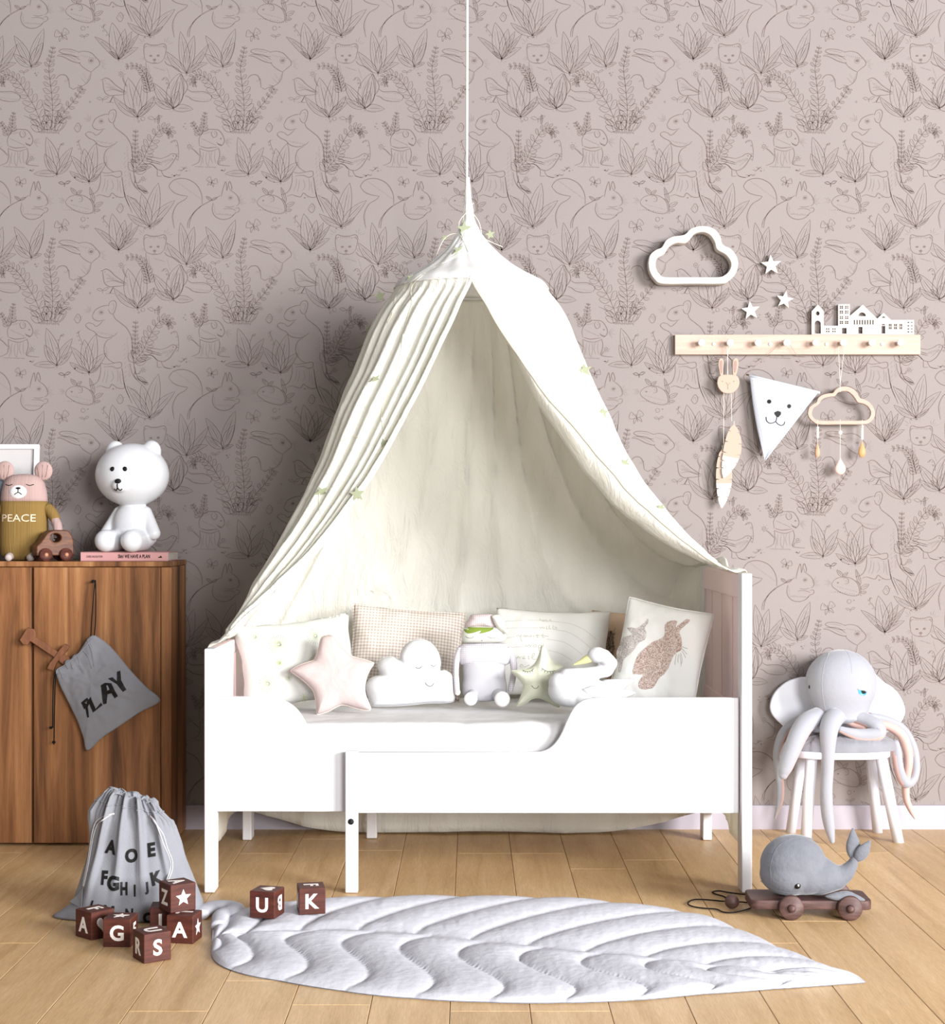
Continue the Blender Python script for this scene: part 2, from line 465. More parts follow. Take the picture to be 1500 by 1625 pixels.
def spiral(tag_, x, y, r, sx=None, sy=None, mx=None, my=None):
    t = Tg(tag_); c = t.p(x, y); r = t.l(r)
    a0 = 0.0
    pts = [c + Vector((cos(a0 + i * 0.8), sin(a0 + i * 0.8))) * r * (1 - i / 15) for i in range(15)]
    ink(pts, 0.9)
    for k in range(7): q = c + Vector((cos(k * .9), sin(k * .9))) * r * 1.08; ink([q, q + (q - c) * 0.28], 0.7, 1, 2)
    if sx is not None:
        e = t.p(sx, sy)
        st = c + (e - c).normalized() * r
        mid = t.p(mx, my) if mx is not None else st.lerp(e, .5)
        ink([st, mid, e], 1.1); o_ = Vector((1.6, 0.4)); ink([st + o_, mid + o_, e + o_], 0.7, 1)
def leaf(tag_, bx, by, tx, ty, w_, bend=0.0, veins=3):
    t = Tg(tag_); b_ = t.p(bx, by); e = t.p(tx, ty); w_ = t.l(w_)
    ax = e - b_; L_ = ax.length; ax.normalize(); nn = Vector((-ax.y, ax.x)); bd = t.l(bend)
    def pt(u, v): return b_ + ax * (L_ * u) + nn * (v * w_ / 2 * (sin(pi * u ** 0.8) ** 0.8) + bd * sin(pi * u * 0.8))
    us = [0, .12, .3, .5, .7, .86, 1]
    ink([pt(u, 1) for u in us], 1.05); ink([pt(u, -1) for u in us], 0.95)
    ink([pt(u, 0.02) for u in (.12, .4, .65, .9)], 0.6, 1)
    for k in range(veins):
        v = -0.75 + 1.5 * (k + 0.5) / veins
        ink([pt(u, v) for u in (.25, .5, .76)], 0.5, 1)
def plant(tag_, bx, by, tips):
    t = Tg(tag_)
    for q in tips: leaf(tag_, bx, by, *q)
    b_ = t.p(bx, by)
    ink([b_ + Vector((-.8, -3)), b_ + Vector((-.6, 3))], 1.3); ink([b_ + Vector((.9, -3)), b_ + Vector((.8, 3.2))], 1.1)
    for k in range(5): q = b_ + Vector((-6 + 3 * k, 4 + (k % 2) * 1.3)); ink([q, q + Vector((1.2, .2))], .8, k % 2, 2)
def bells(tag_, s, n=5):
    t = Tg(tag_); pts = [t.p(*map(float, a.split(','))) for a in s.split()]
    ink(pts, 0.8); P = cat([(q.x, q.y, 0) for q in pts], n * 2)
    for i in range(1, n + 1):
        q = Vector((P[i * 2 - 1].x, P[i * 2 - 1].y)); c = q + Vector((-2.2, 1.8))
        ink([c + Vector((1.4 * cos(a), 1.4 * sin(a))) for a in [2 * pi * j / 6 for j in range(7)]], 0.6)
def fern(tag_, s, n, l0, l1, side=2, w_=0.3, stem=1.0):
    """frond: stem and wavy pinnae"""
    t = Tg(tag_); pts = [t.p(*map(float, a.split(','))) for a in s.split()]
    ink(pts, 1.2 * stem); P = [Vector((q.x, q.y)) for q in cat([(q.x, q.y, 0) for q in pts], n * 3)]
    for i in range(1, n + 1):
        q = P[i * 3 - 2]; d = (P[min(i * 3, n * 3)] - P[i * 3 - 3]).normalized(); f = i / n
        L_ = t.l(l0 + (l1 - l0) * f) * (0.85 + 0.3 * ((i * 37) % 10) / 10)
        for sd in ((1, -1) if side == 2 else (side,)):
            nn = Vector((-d.y, d.x)) * sd; ax = (nn * 0.86 + d * 0.5).normalized(); an = Vector((-ax.y, ax.x)) * sd
            hw = L_ * w_
            ink([q, q + ax * L_ * .35 + an * hw * .9, q + ax * L_ * .7 + an * hw * .75, q + ax * L_ + an * hw * -.1], 1.0)
            ink([q + d * 0.3, q + ax * L_ * .4 - an * hw * .5, q + ax * L_ * .8 - an * hw * .75, q + ax * L_ - an * hw * .1], 0.9)
            ink([q + ax * L_ * .15, q + ax * L_ * .8], 0.5, 1)
def sprout(tag_, x, y, s):
    t = Tg(tag_); b_ = t.p(x, y); s = t.l(s)
    ink([b_, b_ + Vector((0, -s * .6))], .9)
    for sd in (-1, 1):
        e = b_ + Vector((sd * s, -s * (.9 if sd > 0 else .7))); c = b_ + Vector((0, -s * .5))
        ink([c, c.lerp(e, .5) + Vector((0, -s * .25)), e], .8); ink([c, c.lerp(e, .5) + Vector((0, s * .2)), e], .8)
def bfly(tag_, x, y, s, r=0.0):
    t = Tg(tag_); c = t.p(x, y); s = t.l(s); R = Matrix.Rotation(r, 2)
    for sd in (-1, 1):
        for (ax, ay, bx, by) in ((.9, -.9, 1.0, -.1), (.7, .1, .55, .75)):
            ink([c + R @ Vector(q) for q in ((0, 0), (sd * ax * s * .6, ay * s), (sd * bx * s, by * s), (0, 0.1 * s))], .8)
        circ(tag_, (c.x + sd * s * .5 - t.o[0]) * t.o[2], (c.y - s * .35 - t.o[1]) * t.o[2], s * .15 * t.o[2], .6, 1)
    ink([c + R @ Vector((0, -s * .5)), c + R @ Vector((0, s * .6))], 1.4)
def bfly2(tag_, x, y, s=1.0):
    t = Tg(tag_); c = t.p(x, y)
    ink([c + Vector(q) * s for q in ((-5, 2), (1, -6.5), (5.5, -1), (4.5, 5), (0, 8), (-5, 2))], 1.1); ink([c + Vector(q) * s for q in ((-2, 2), (1, -3), (3, 4))], .7, 1)
    ink([c + Vector((5.5, -1)) * s, c + Vector((9, -3)) * s], .6, 1)
def hatch(tag_, x0, y0, x1, y1, n, dx, dy, faint=1, w_=.55):
    t = Tg(tag_)
    for i in range(n):
        f = (i + .5) / n; a = t.p(x0 + (x1 - x0) * f, y0 + (y1 - y0) * f); d = Vector((t.l(dx), t.l(dy))) * (0.7 + .6 * ((i * 7) % 5) / 5)
        ink([a, a + d], w_, faint, 2)
def whisk(tag_, x, y, a0, a1, n, r0, r1):
    t = Tg(tag_); c = t.p(x, y)
    for i in range(n):
        a = a0 + (a1 - a0) * i / max(1, n - 1); d = Vector((cos(a), sin(a))); ink([c + d * t.l(r0), c + d * t.l(r1) * (.8 + .3 * (i % 2))], .5, 1, 3)

# rabbit
S('A', '230,215 320,200 420,225 490,290 545,355 540,410 490,450 420,510', 1.3); S('A', '240,370 290,430 360,480 420,510', 1.1)
S('A', '420,510 405,600 360,670 280,720 215,700'); dot('A', 420, 340, 26); circ('A', 420, 340, 42, .7, 1)
S('S', '378,249 340,236 300,234 282,243 300,255 350,268 378,270', 1.2); S('S', '272,266 300,270 340,290 375,300 384,297', 1.4); S('S', '276,262 310,258 345,262 380,285', 1.0); S('S', '300,241 330,244 360,252', .6, 1); S('S', '300,262 330,270 365,288', .6, 1)
S('S', '332,418 327,382 312,358 285,358 266,376', 1.4); S('S', '335,416 350,425 372,414 388,420', 1.1); S('S', '385,370 410,395 420,380 430,350', .7, 1)
whisk('A', 540, 400, -1.1, .6, 6, 40, 110); hatch('A', 250, 250, 520, 300, 9, 12, 25); hatch('A', 10, 640, 90, 600, 5, 20, 30); hatch('A', 300, 520, 380, 620, 5, -18, 26)
# standing squirrel
S('E', '855,110 880,66 930,40 975,32', 1.3); S('E', '975,40 985,10 1015,-2 1033,18 1027,60 1010,97 985,88 973,60', 1.2); S('E', '990,30 1010,20 1015,50 1000,80', .7, 1)
S('E', '855,110 865,135 900,150 950,140', 1.2); dot('E', 922, 86, 11); circ('E', 922, 86, 19, .6, 1)
S('E', '1010,97 1025,132 1070,168 1112,205 1142,260 1150,310 1156,380 1160,440 1172,520 1200,580 1248,625', 1.5)
S('E', '862,172 882,190 908,176 935,148', 1.3); S('E', '862,172 828,164 805,182 830,210 870,230 902,262 960,276 1012,262 1042,236', 1.3)
S('E', '1000,275 960,300 942,350 950,402 980,440 1015,462', 1.3); S('E', '920,462 960,472 1010,464 1060,456 1073,468 1070,492 1035,502 1000,488 940,492', 1.3)
S('E', '1076,500 1086,560 1094,620 1106,662 1130,720', 1.0); hatch('E', 1120, 260, 1140, 560, 14, -14, 24); hatch('E', 880, 225, 1010, 250, 9, 10, 16); hatch('E', 950, 330, 960, 430, 7, 16, 14); hatch('E', 1100, 300, 1110, 600, 9, -12, 22)
whisk('E', 845, 90, 3.3, 4.6, 5, 12, 60)
S('E', '915,466 916,530 900,590 872,620 835,632', 1.3); S('E', '1075,500 1082,560 1088,600 1097,645 1062,652 1030,640 1000,620 980,648 940,640 912,632 880,644', 1.2)
for q in ('950,510 945,560 928,605', '1000,520 1012,570 990,602', '1040,510 1047,560 1042,602', '970,520 968,560 955,610', '1060,530 1062,575 1070,620'): S('E', q, .8, 1)
# plants near it
plant('E', 590, 480, [(508, 205, 90, 8), (712, 283, 60, -10), (503, 325, 62, -8), (418, 482, 48, 8), (700, 375, 44, 6)]); bells('E', '598,380 604,310 620,262 642,246 640,262', 4)
plant('E', 830, 535, [(795, 288, 90, 0), (890, 250, 95, -14), (690, 345, 60, 10), (690, 450, 44, -14), (965, 395, 60, -12), (905, 475, 30, 8)]); bells('E', '788,330 765,280 752,235 768,222', 5)
# eating squirrel
S('E', '390,648 400,596 422,534 430,590 428,600', 1.2); S('E', '432,602 450,533 468,575 463,604', 1.3); hatch('E', 445, 560, 455, 595, 4, 4, 16, 0); S('E', '463,602 500,630 522,668 520,700 500,716', 1.2)
dot('E', 458, 655, 10); circ('E', 458, 655, 17, .6, 1); S('E', '418,720 455,724 490,716', 1.0); S('E', '490,735 515,728 526,745 512,762 498,764', 1.1)
S('E', '402,738 440,735 478,740 495,750', .9); S('E', '330,690 322,740 335,782 372,810 420,815 462,800 486,776 500,762', 1.3); hatch('E', 340, 780, 480, 790, 12, 8, -12, 0); hatch('E', 330, 700, 335, 770, 6, 12, 6)
S('D', '1030,1030 980,1065 890,1110 760,1180 660,1260 600,1350 575,1430 565,1520', 1.5); S('D', '740,1195 640,1290 570,1380 545,1450 540,1520', 1.0)
S('D', '545,1045 500,1095 400,1155 345,1240 318,1330 325,1420 345,1520', 1.3); S('D', '280,930 268,885 330,810 430,780 540,792 650,850 720,940 755,1040 760,1165', 1.4); S('D', '280,930 340,990 430,1025 545,1045', 1.3)
hatch('D', 350, 800, 740, 1080, 16, 14, 22); hatch('D', 330, 1240, 330, 1450, 9, 12, 10); whisk('D', 1290, 1130, -1.5, .5, 7, 20, 110); leaf('D', 900, 1105, 818, 1045, 40, 0, 1); leaf('D', 900, 1105, 985, 1060, 36, 0, 1)
# small rodent with sprig
S('E', '655,682 680,652 720,636 780,636 830,662 856,700 862,750 840,772 790,770 730,752 690,727 663,706 655,682', 1.2); S('E', '742,648 760,638 780,652 778,680 752,684', 1.0); dot('E', 702, 676, 7)
S('E', '752,660 766,658 768,672', .8, 1); leaf('E', 738, 630, 693, 580, 26, 0, 1); leaf('E', 738, 630, 778, 598, 22, 0, 1); S('E', '835,660 858,680 872,720 868,770', 1.2); leaf('E', 870, 690, 835, 575, 26, 0, 1); leaf('E', 872, 720, 935, 688, 30, 0, 1); leaf('E', 872, 750, 915, 745, 22, 0, 1)
hatch('E', 670, 745, 880, 775, 12, 9, -8, 0); hatch('E', 630, 745, 720, 745, 6, 6, 2, 0); whisk('E', 655, 680, 2.6, 3.9, 5, 8, 52); hatch('E', 690, 700, 840, 740, 10, 10, 8)
bfly2('E', 1058, 728); bfly2('E', 742, 128); bfly('E', 318, 540, 42, .3); bfly('E', 630, 868, 55, -.25)
sprout('E', 650, 572, 45); sprout('E', 795, 894, 36); circ('E', 786, 815, 16); dot('E', 822, 806, 5)
for q in ((725, 500), (40, 492), (110, 440), (395, 450), (130, 455), (1245, 882), (1290, 880), (430, 1150), (1010, 655)): dot('E', q[0], q[1], 6, 0); dot('E', q[0] + 22, q[1] - 5, 4, 1)
plant('E', 1050, 1045, [(1000, 773, 100, 4), (1098, 820, 70, 0), (1150, 838, 46, 0), (1202, 858, 36, 0), (866, 886, 46, 16), (1200, 965, 46, -12), (978, 990, 28, 6)]); bells('E', '985,880 960,840 938,815 945,785 958,795', 4)
plant('E', 1280, 870, [(1222, 622, 80, 0), (1350, 545, 100, -6), (1475, 680, 66, -14), (1105, 640, 60, 14), (1122, 768, 48, -14), (1378, 800, 28, 6)])
plant('E', 130, 1150, [(80, 840, 78, 8), (192, 872, 78, -8), (290, 930, 50, 12), (-10, 985, 60, -14), (292, 1085, 44, -20)])
plant('E', 400, 1100, [(270, 872, 66, 6), (498, 820, 80, -6), (495, 925, 66, -10), (272, 1000, 56, -10), (480, 1075, 30, -4)])
sprout('E', 345, 1160, 36); circ('E', 440, 1165, 7)
# stoat
S('E', '1245,1040 1238,985 1242,940 1258,930 1290,940 1340,940 1385,930 1405,950 1400,1000 1388,1042', 1.3); S('E', '1245,1040 1262,1062 1310,1076 1360,1070 1388,1042', 1.0); S('E', '1243,965 1250,950 1262,952', 1.0); S('E', '1378,950 1392,946 1396,968', 1.0)
for q in ((1290, 1020), (1345, 1018)): dot('E', q[0], q[1], 10)
dot('E', 1318, 1050, 11); S('E', '1318,1058 1318,1070 1300,1075', .8); S('E', '1318,1070 1336,1075', .8); hatch('E', 1255, 945, 1390, 948, 10, 4, 10, 0); whisk('E', 1255, 1040, 2.7, 3.5, 3, 10, 45); whisk('E', 1385, 1040, -.4, .4, 3, 10, 45); whisk('E', 1395, 940, -1.6, -.3, 4, 22, 60); whisk('E', 1248, 935, 3.4, 4.4, 3, 22, 60)
S('A', '1235,360 1240,470 1245,570 1270,680 1300,800', 1.2); S('B', '200,345 240,395 330,430 400,470 445,515', 1.5); hatch('A', 1260, 400, 1290, 600, 10, 22, 12); hatch('B', 30, 430, 200, 480, 12, 14, 16); hatch('B', 230, 440, 280, 600, 8, 8, 20)
S('B', '440,530 490,610 540,700 530,780 470,860', 1.4); S('B', '540,762 600,800 700,800 800,805 885,850 905,890 870,940', 1.3); S('B', '500,860 560,880 620,925 740,948 860,945', 1.4); hatch('B', 560, 890, 860, 930, 14, 18, -12); hatch('B', 600, 810, 860, 830, 12, 16, 8)
# bird looking up
S('A', '590,620 600,700 612,780 640,830 700,862 765,857 850,850 945,832', 1.3); S('A', '590,620 640,598 700,622 780,700 880,770 948,815', 1.4); S('A', '560,627 590,620', 1.2); hatch('A', 640, 740, 900, 820, 16, 36, -22, 0, .5); hatch('A', 630, 680, 760, 760, 10, 30, -20, 1); S('A', '640,790 760,770 860,800 930,825', .8); dot('A', 625, 640, 6)
S('A', '750,860 720,920 700,955 770,965', .9); S('A', '765,860 735,890 700,955 640,962', .9); sprout('A', 592, 960, 90)
plant('A', 1110, 1180, [(978, 590, 240, -20), (1180, 560, 200, 10), (1355, 862, 90, 16), (775, 860, 110, -50), (1400, 985, 100, -36), (975, 1050, 60, 14)]); spiral('A', 870, 535, 48, 950, 730, 900, 640)
fern('A', '1300,810 1270,700 1245,600 1190,500 1090,420 920,430', 12, 110, 55); circ('A', 1190, 1205, 30); circ('A', 1130, 1245, 16)
sprout('A', 1370, 1265, 110); leaf('A', 1420, 1285, 1425, 1140, 34, 0, 1); circ('A', 405, 955, 14)
plant('B', 330, 1050, [(42, 665, 150, -20), (435, 530, 170, 24), (435, 530, 250, -26), (415, 790, 120, -10), (45, 870, 100, -40), (625, 1070, 110, -14), (190, 900, 70, 10)]); bells('B', '270,760 265,680 245,610 200,590 180,625', 5)
# ferns
fern('B', '1370,1400 1385,1150 1380,950 1355,700 1330,450 1365,280 1395,120', 15, 200, 45, 2, .27)
fern('B', '1250,1400 1200,1230 1110,1020 1000,840 900,680 790,580 680,550 600,610 620,680 670,690', 17, 190, 45, 2, .3)
fern('A', '-60,1280 0,1130 130,980 240,830 305,745', 8, 110, 60, 2, .28)
for q in ('1180,1400 1140,1280 1050,1200 960,1160', '1230,1400 1190,1290 1130,1210', '1310,1400 1290,1250 1320,1130', '1345,1400 1370,1230 1330,1130', '1400,1400 1430,1220 1475,1090', '1440,1400 1490,1300 1560,1200', '1470,1400 1540,1340 1600,1240', '1420,1400 1440,1260 1520,1120', '1270,1400 1255,1300 1225,1230'): S('B', q, 1.1); 
hatch('B', 1170, 1390, 1480, 1400, 18, 8, 30, 0, .9); spiral('A', 95, 1180, 36, -60, 1250, 30, 1190)
# rodent on a stump
S('D', '722,300 712,200 748,120 800,72 870,50 940,52 1000,60 1050,110 1085,180 1088,238 1050,292 1010,280 975,240', 1.3); S('D', '735,300 820,326 900,322 990,310', 1.4); S('D', '915,75 895,110 925,170 975,150 975,95 940,75', 1.1); S('D', '930,100 950,110 950,140', .8, 1); dot('D', 1038, 188, 12); S('D', '985,265 1030,275 1055,290', 1.3)
hatch('D', 740, 180, 960, 280, 14, 22, 16); hatch('D', 760, 110, 880, 80, 7, 18, 18); whisk('D', 1090, 220, -.5, .9, 6, 20, 110)
S('D', '722,330 728,400 725,480 700,545 600,590', 1.3); S('D', '1000,320 1022,400 1012,480 990,550 1030,580 1180,595', 1.3); S('D', '722,330 800,362 900,372 1000,335', 1.2)
for q in ('830,385 815,470 825,560 860,605', '780,385 770,470 772,560', '905,380 890,470 915,560', '950,370 945,470 960,560', '860,385 870,470 850,590', '740,420 755,500 735,600'): S('D', q, .8, 1)
hatch('D', 640, 600, 960, 610, 14, 22, 10, 0, .8); spiral('D', 575, 302, 46, 715, 440, 650, 370); spiral('D', 1072, 475, 42, 1000, 570, 1020, 520)
fern('B', '770,1400 785,1300 790,1200 812,1100', 6, 90, 40); fern('B', '720,1460 690,1380 640,1310 608,1250', 5, 80, 40)
for q in ((480, 620), (430, 660), (1060, 665), (330, 735), (395, 730)): S('D', '%d,%d %d,%d' % (q[0] - 30, q[1] - 8, q[0] + 40, q[1] + 4), .9); S('D', '%d,%d %d,%d' % (q[0] + 5, q[1] + 20, q[0] + 50, q[1] - 20), .8)
for q in ((485, 10), (515, 40), (505, -35), (230, -640)): dot('D', q[0], q[1], 12, 1)
# bird with a sprig
S('D', '-10,565 40,590 90,640 180,662 270,612 330,530 378,445 350,415 300,415 245,450 150,485', 1.4); S('D', '150,485 60,470 -40,455 -60,480', 1.2); hatch('D', -80, 510, 130, 560, 12, 40, 22, 0, .6); hatch('D', 150, 520, 320, 470, 10, 20, 34); hatch('D', 200, 600, 320, 500, 8, 14, -20); dot('D', 330, 445, 9)
S('D', '150,660 165,700 200,745 300,770', 1.0); S('D', '90,640 92,700 95,745 160,745', 1.0); S('D', '180,740 260,765 330,755', .9); bells('D', '400,520 412,400 385,230 330,215 318,235', 6); S('D', '375,445 405,455', 1.2)
S('C', '1170,575 1250,560 1330,575 1400,640', 1.1); hatch('C', 1220, 480, 1440, 540, 10, 50, 14, 0, .8)
fern('C', '1060,700 1110,600 1190,510 1240,390 1310,250 1412,90 1500,35 1590,45 1610,110 1550,150', 16, 170, 60, 2, .28)
fern('C', '1062,560 1075,420 1075,300 1080,180 1085,50', 8, 70, 45); leaf('C', 1080, 680, 1320, 620, 60, -20, 2)
spiral('C', 1195, 780, 42, 1060, 830, 1120, 845); S('C', '1070,740 1080,800 1060,870 1120,930 1250,980', 1.2); S('C', '1000,690 1020,800 1070,900 1170,1000', 1.2); leaf('C', 1100, 880, 1260, 980, 50, 0, 1); leaf('C', 1270, 1000, 1180, 960, 36, 0, 1)
S('C', '905,980 940,1090 985,1190 1030,1290', 1.1); S('C', '1000,1060 1080,1090 1130,1160', .9)
dot('C', 180, 768, 12); dot('C', 290, 835, 8); sprout('C', 20, 905, 90)

def paper_mesh(strokes, z_off, name, m_):
    V, Fs = [], []
    TX, TY = 304.0, 303.2; px = YW / F
    for i in range(-4, 8):
        for j in range(-1, 6):
            for P, Ws in strokes:
                bx = P[0].x + i * TX; by = P[0].y + j * TY
                if bx < -790 or bx > 2290 or by < -120 or by > 1330: continue
                n = len(P)
                pr = None
                for k in range(n):
                    d = P[min(k + 1, n - 1)] - P[max(k - 1, 0)]
                    L_ = d.length or 1.0; nx, ny = -d.y / L_, d.x / L_
                    x, y, h = P[k].x + i * TX, P[k].y + j * TY, Ws[k] * 0.5
                    a = ((x + nx * h - CX) * px, YW - z_off, CH - (y + ny * h - CY) * px)
                    b_ = ((x - nx * h - CX) * px, YW - z_off, CH - (y - ny * h - CY) * px)
                    o = len(V); V.append(a); V.append(b_)
                    if pr is not None and min(a[2], b_[2]) > 0.09: Fs.append((pr, pr + 1, o + 1, o))
                    pr = o
    o = mesh(name, V, Fs, m_, wall); o['kind'] = 'stuff'
    return o
paper_mesh(INK[1], 0.0004, 'faint_line_print', M_ink2)
paper_mesh(INK[0], 0.0006, 'line_print', M_ink)
# ------------------------------------------------------------------ shared object materials
def RM(o):
    M = Matrix.Translation(o.location) @ o.rotation_euler.to_matrix().to_4x4()
    return RM(o.parent) @ M if o.parent else M
def PL(o, px, py, yl=0.0):           # photograph pixel -> (x, z) on the plane y=yl of an object's own frame
    I = RM(o).inverted(); a = I @ Vector((0, 0, CH)); d = (I @ W(px, py, 5.0)) - a
    t = (yl - a.y) / d.y
    p = a + d * t
    return (p.x, p.z)
def PLs(o, s, ox=0.0, oy=0.0, k=1.0, yl=0.0):   # string of zoomed coordinates
    return [PL(o, ox + float(a.split(',')[0]) / k, oy + float(a.split(',')[1]) / k, yl) for a in s.split()]

M_white = mat('white_lacquer', (222, 222, 225), 0.45, 0.4, var=0.008, bump=(9, 0.04, 2), stretch=(1, 1, 6))
M_whiteg = mat('white_gloss_plastic', (216, 219, 224), 0.28, 0.5, var=0.004)
M_black = mat('black_print', (18, 17, 17), 0.6, 0.3)
M_blackcord = mat('black_cord', (22, 20, 20), 0.8, 0.2)
M_walnut = wood('cupboard_walnut', [(70, 45, 26), (124, 82, 50), (156, 108, 69), (182, 136, 92)], (11, 11, 0.6), 1.8, 0.5, 0.12, rnd=0.04, fine=34)
M_darkwood = wood('dark_block_wood', [(58, 26, 20), (80, 38, 29), (98, 50, 37)], (4, 4, 40), 3.0, 0.55, 0.1, fine=30)
M_carwood = wood('toy_car_wood', [(66, 38, 24), (98, 58, 36), (126, 78, 48)], (10, 10, 40), 2.0, 0.5, 0.1, fine=30)
M_swordwood = wood('toy_sword_wood', [(112, 70, 48), (140, 94, 66)], (40, 8, 8), 2.0, 0.6, 0.1)
M_birch = wood('pale_birch', [(226, 206, 186), (238, 222, 204)], (4, 20, 60), 2.0, 0.6, 0.05)
M_pinkwood = wood('rose_wood', [(180, 154, 140), (192, 168, 154)], (20, 20, 60), 2.0, 0.65, 0.05)
M_bluewhite = mat('grey_cotton', (138, 140, 147), 0.9, 0.2, var=0.03, vscale=30, bump=(420, 0.25, 2), sheen=0.2)
M_greyvelvet = mat('grey_velvet', (112, 115, 123), 0.85, 0.25, var=0.10, vscale=22, bump=(90, 0.2, 3), sheen=0.5)
M_whitecotton = mat('white_cotton', (208, 209, 211), 0.9, 0.2, var=0.01, bump=(26, 0.3, 4))
M_string = mat('cream_string', (232, 224, 214), 0.9, 0.2)
M_pinkfab = mat('pink_knit', (178, 152, 148), 0.9, 0.2, var=0.03, bump=(8, 0.25, 1), stretch=(30, 1, 1))
M_mustard = mat('mustard_knit', (136, 110, 62), 0.9, 0.2, var=0.05, bump=(8, 0.3, 1), stretch=(30, 1, 1))

# ------------------------------------------------------------------ wooden cupboard
CF, CT = 5.68, 1.017                                   # front plane and top height
cup = thing('cupboard', 'brown vertical-grain wooden cupboard on the floor at the left wall', 'cupboard', (-1.74, 5.84, 0))
L0 = Vector(cup.location)
def cb(name, a, b_, bev=0.002, m=M_walnut): return box2(name, Vector(a) - L0, Vector(b_) - L0, m, cup, bev)
cb('body', (-2.42, CF + 0.022, 0.004), (-1.075, 5.985, CT - 0.020))
cb('top', (-2.42, CF + 0.002, CT - 0.019), (-1.073, 5.985, CT), 0.003)
xs = -1.568                                             # gap between the doors in the photo
cb('door', (-2.40, CF, 0.010), (xs - 0.006, CF + 0.020, CT - 0.021))
cb('door', (xs + 0.003, CF, 0.010), (-1.112, CF + 0.020, CT - 0.021))
cb('side_panel', (-1.110, CF, 0.006), (-1.073, CF + 0.021, CT - 0.021))
lathe('nail', [(0.004, 0), (0.004, 0.03), (0.006, 0.032), (0.0, 0.034)], M_black, cup, 10, T(*(W(151, 922, CF) - L0)) @ RX)

# picture frame leaning against the wall
pf = thing('picture_frame', 'white empty picture frame leaning against wall on cupboard', 'frame', (W(20, 800, 5.93).x, 5.93, CT), (-0.10, 0, 0))
k = 5.93 / F; fw, fh = 0.30, 0.435
xr = (57.6 - CX) * k - pf.location.x
bm = bmesh.new()
for c, s in (((xr - 0.009, 0, fh / 2), (0.018, 0.018, fh)), ((xr - fw + 0.009, 0, fh / 2), (0.018, 0.018, fh)), ((xr - fw / 2, 0, fh - 0.009), (fw - 0.036, 0.018, 0.018)), ((xr - fw / 2, 0, 0.009), (fw - 0.036, 0.018, 0.018))): add_box(bm, c, s, 0.001, 1)
bmo('border', bm, M_white, pf)
box('mount', (xr - fw / 2, 0.004, fh / 2), (fw - 0.03, 0.004, fh - 0.03), mat('frame_mount', (200, 198, 198), 0.8), pf, 0)

# book and lamp
M_pinkcover = mat('pink_cover', (200, 150, 150), 0.5, 0.4, var=0.01); M_pages = mat('page_block', (214, 208, 200), 0.9, 0.2, bump=(60, 0.5, 1), stretch=(1, 1, 30))
bk = thing('book', 'thick pink book with black title lying under white bear lamp', 'book', (W(197.5, 890, 5.70).x, 5.70, CT + 0.0005))
bw = 139 * 5.70 / F; bh = 0.033
box2('page_block', (-bw / 2 + 0.003, 0.004, 0.003), (bw / 2 - 0.003, 0.20, bh - 0.003), M_pages, bk, 0.0005, 1)
bm = bmesh.new()
add_box(bm, (0, 0.1, 0.0012), (bw, 0.204, 0.0024), 0.0006, 1); add_box(bm, (0, 0.1, bh - 0.0012), (bw, 0.204, 0.0024), 0.0006, 1); add_box(bm, (0, -0.0005, bh / 2), (bw, 0.003, bh), 0.001, 2)
bmo('cover', bm, M_pinkcover, bk)
def flat_text(name, s, size, x, z, y, m, parent, off=0.0, rot=0.0, sx=1.0):
    V, Fs, w_, h_ = text_data(s, size, off)
    R = Matrix.Rotation(rot, 2)
    vs_ = []
    for a, b_ in V:
        q = R @ Vector((a * sx, b_)); vs_.append((x + q.x, y, z + q.y))
    return mesh(name, vs_, Fs, m, parent)
flat_text('title', 'Shh! WE HAVE A PLAN', 0.0135, 0.035, bh / 2 + 0.001, -0.0025, M_black, bk, 0.035, sx=0.66)
flat_text('author_line', 'CHRIS HAUGHTON', 0.008, -bw / 2 + 0.050, bh / 2, -0.0025, M_black, bk, 0.012, sx=0.60)
curve2d('emblem', [[(0.122, 0.012), (0.136, 0.012), (0.136, 0.015), (0.133, 0.015), (0.134, 0.020), (0.131, 0.018), (0.129, 0.021), (0.128, 0.016), (0.122, 0.015)]], 0.0004, 0, M_black, bk, loc=(0, -0.0023, 0))

kz = 5.80 / F / 4.545
lamp = thing('bear_lamp', 'glossy white seated bear lamp on the pink book', 'lamp', (W(210, 873, 5.80).x, 5.80, CT + 0.0005 + bh), (0, 0, -0.22))
def lp(x, z, y=0.0): return ((x - 955) * kz, y, (972 - z) * kz)
R_ = lambda v: v * kz
blob('body', [('e', lp(955, 420), (R_(268), R_(235), R_(228))), ('e', lp(960, 780), (R_(150), R_(125), R_(170))), ('e', lp(960, 870), (R_(175), R_(150), R_(100))),
              ('e', lp(815, 250, 0.01), (R_(72), R_(55), R_(80))), ('e', lp(1095, 250, 0.01), (R_(72), R_(55), R_(80))),
              ('c', lp(855, 690), R_(45), lp(775, 840, -0.02), R_(48)), ('c', lp(1060, 690), R_(45), lp(1140, 840, -0.02), R_(48)),
              ('c', lp(885, 890), R_(78), lp(852, 893, -R_(215)), R_(80)), ('c', lp(1030, 890), R_(78), lp(1050, 893, -R_(215)), R_(80)),
              ('e', lp(955, 500, -R_(205)), (R_(62), R_(42), R_(48)))], 0.0035, M_whiteg, lamp, 7)
lb = lamp.children[0]; bb_ = bvh_of(lb)
def eye(name, o, b_, x, z, r, m=M_black, h=0.4):
    p = hit(b_, (x, 0, z), (0, 1, 0), -0.0005)
    return ball(name, p, (r, r * h, r), m, o, 14)
for ex in (908, 1002): eye('eye', lamp, bb_, lp(ex, 0)[0], lp(0, 385)[2], R_(18))
p_ = hit(bb_, (0, 0, lp(0, 472)[2]), (0, 1, 0), 0)
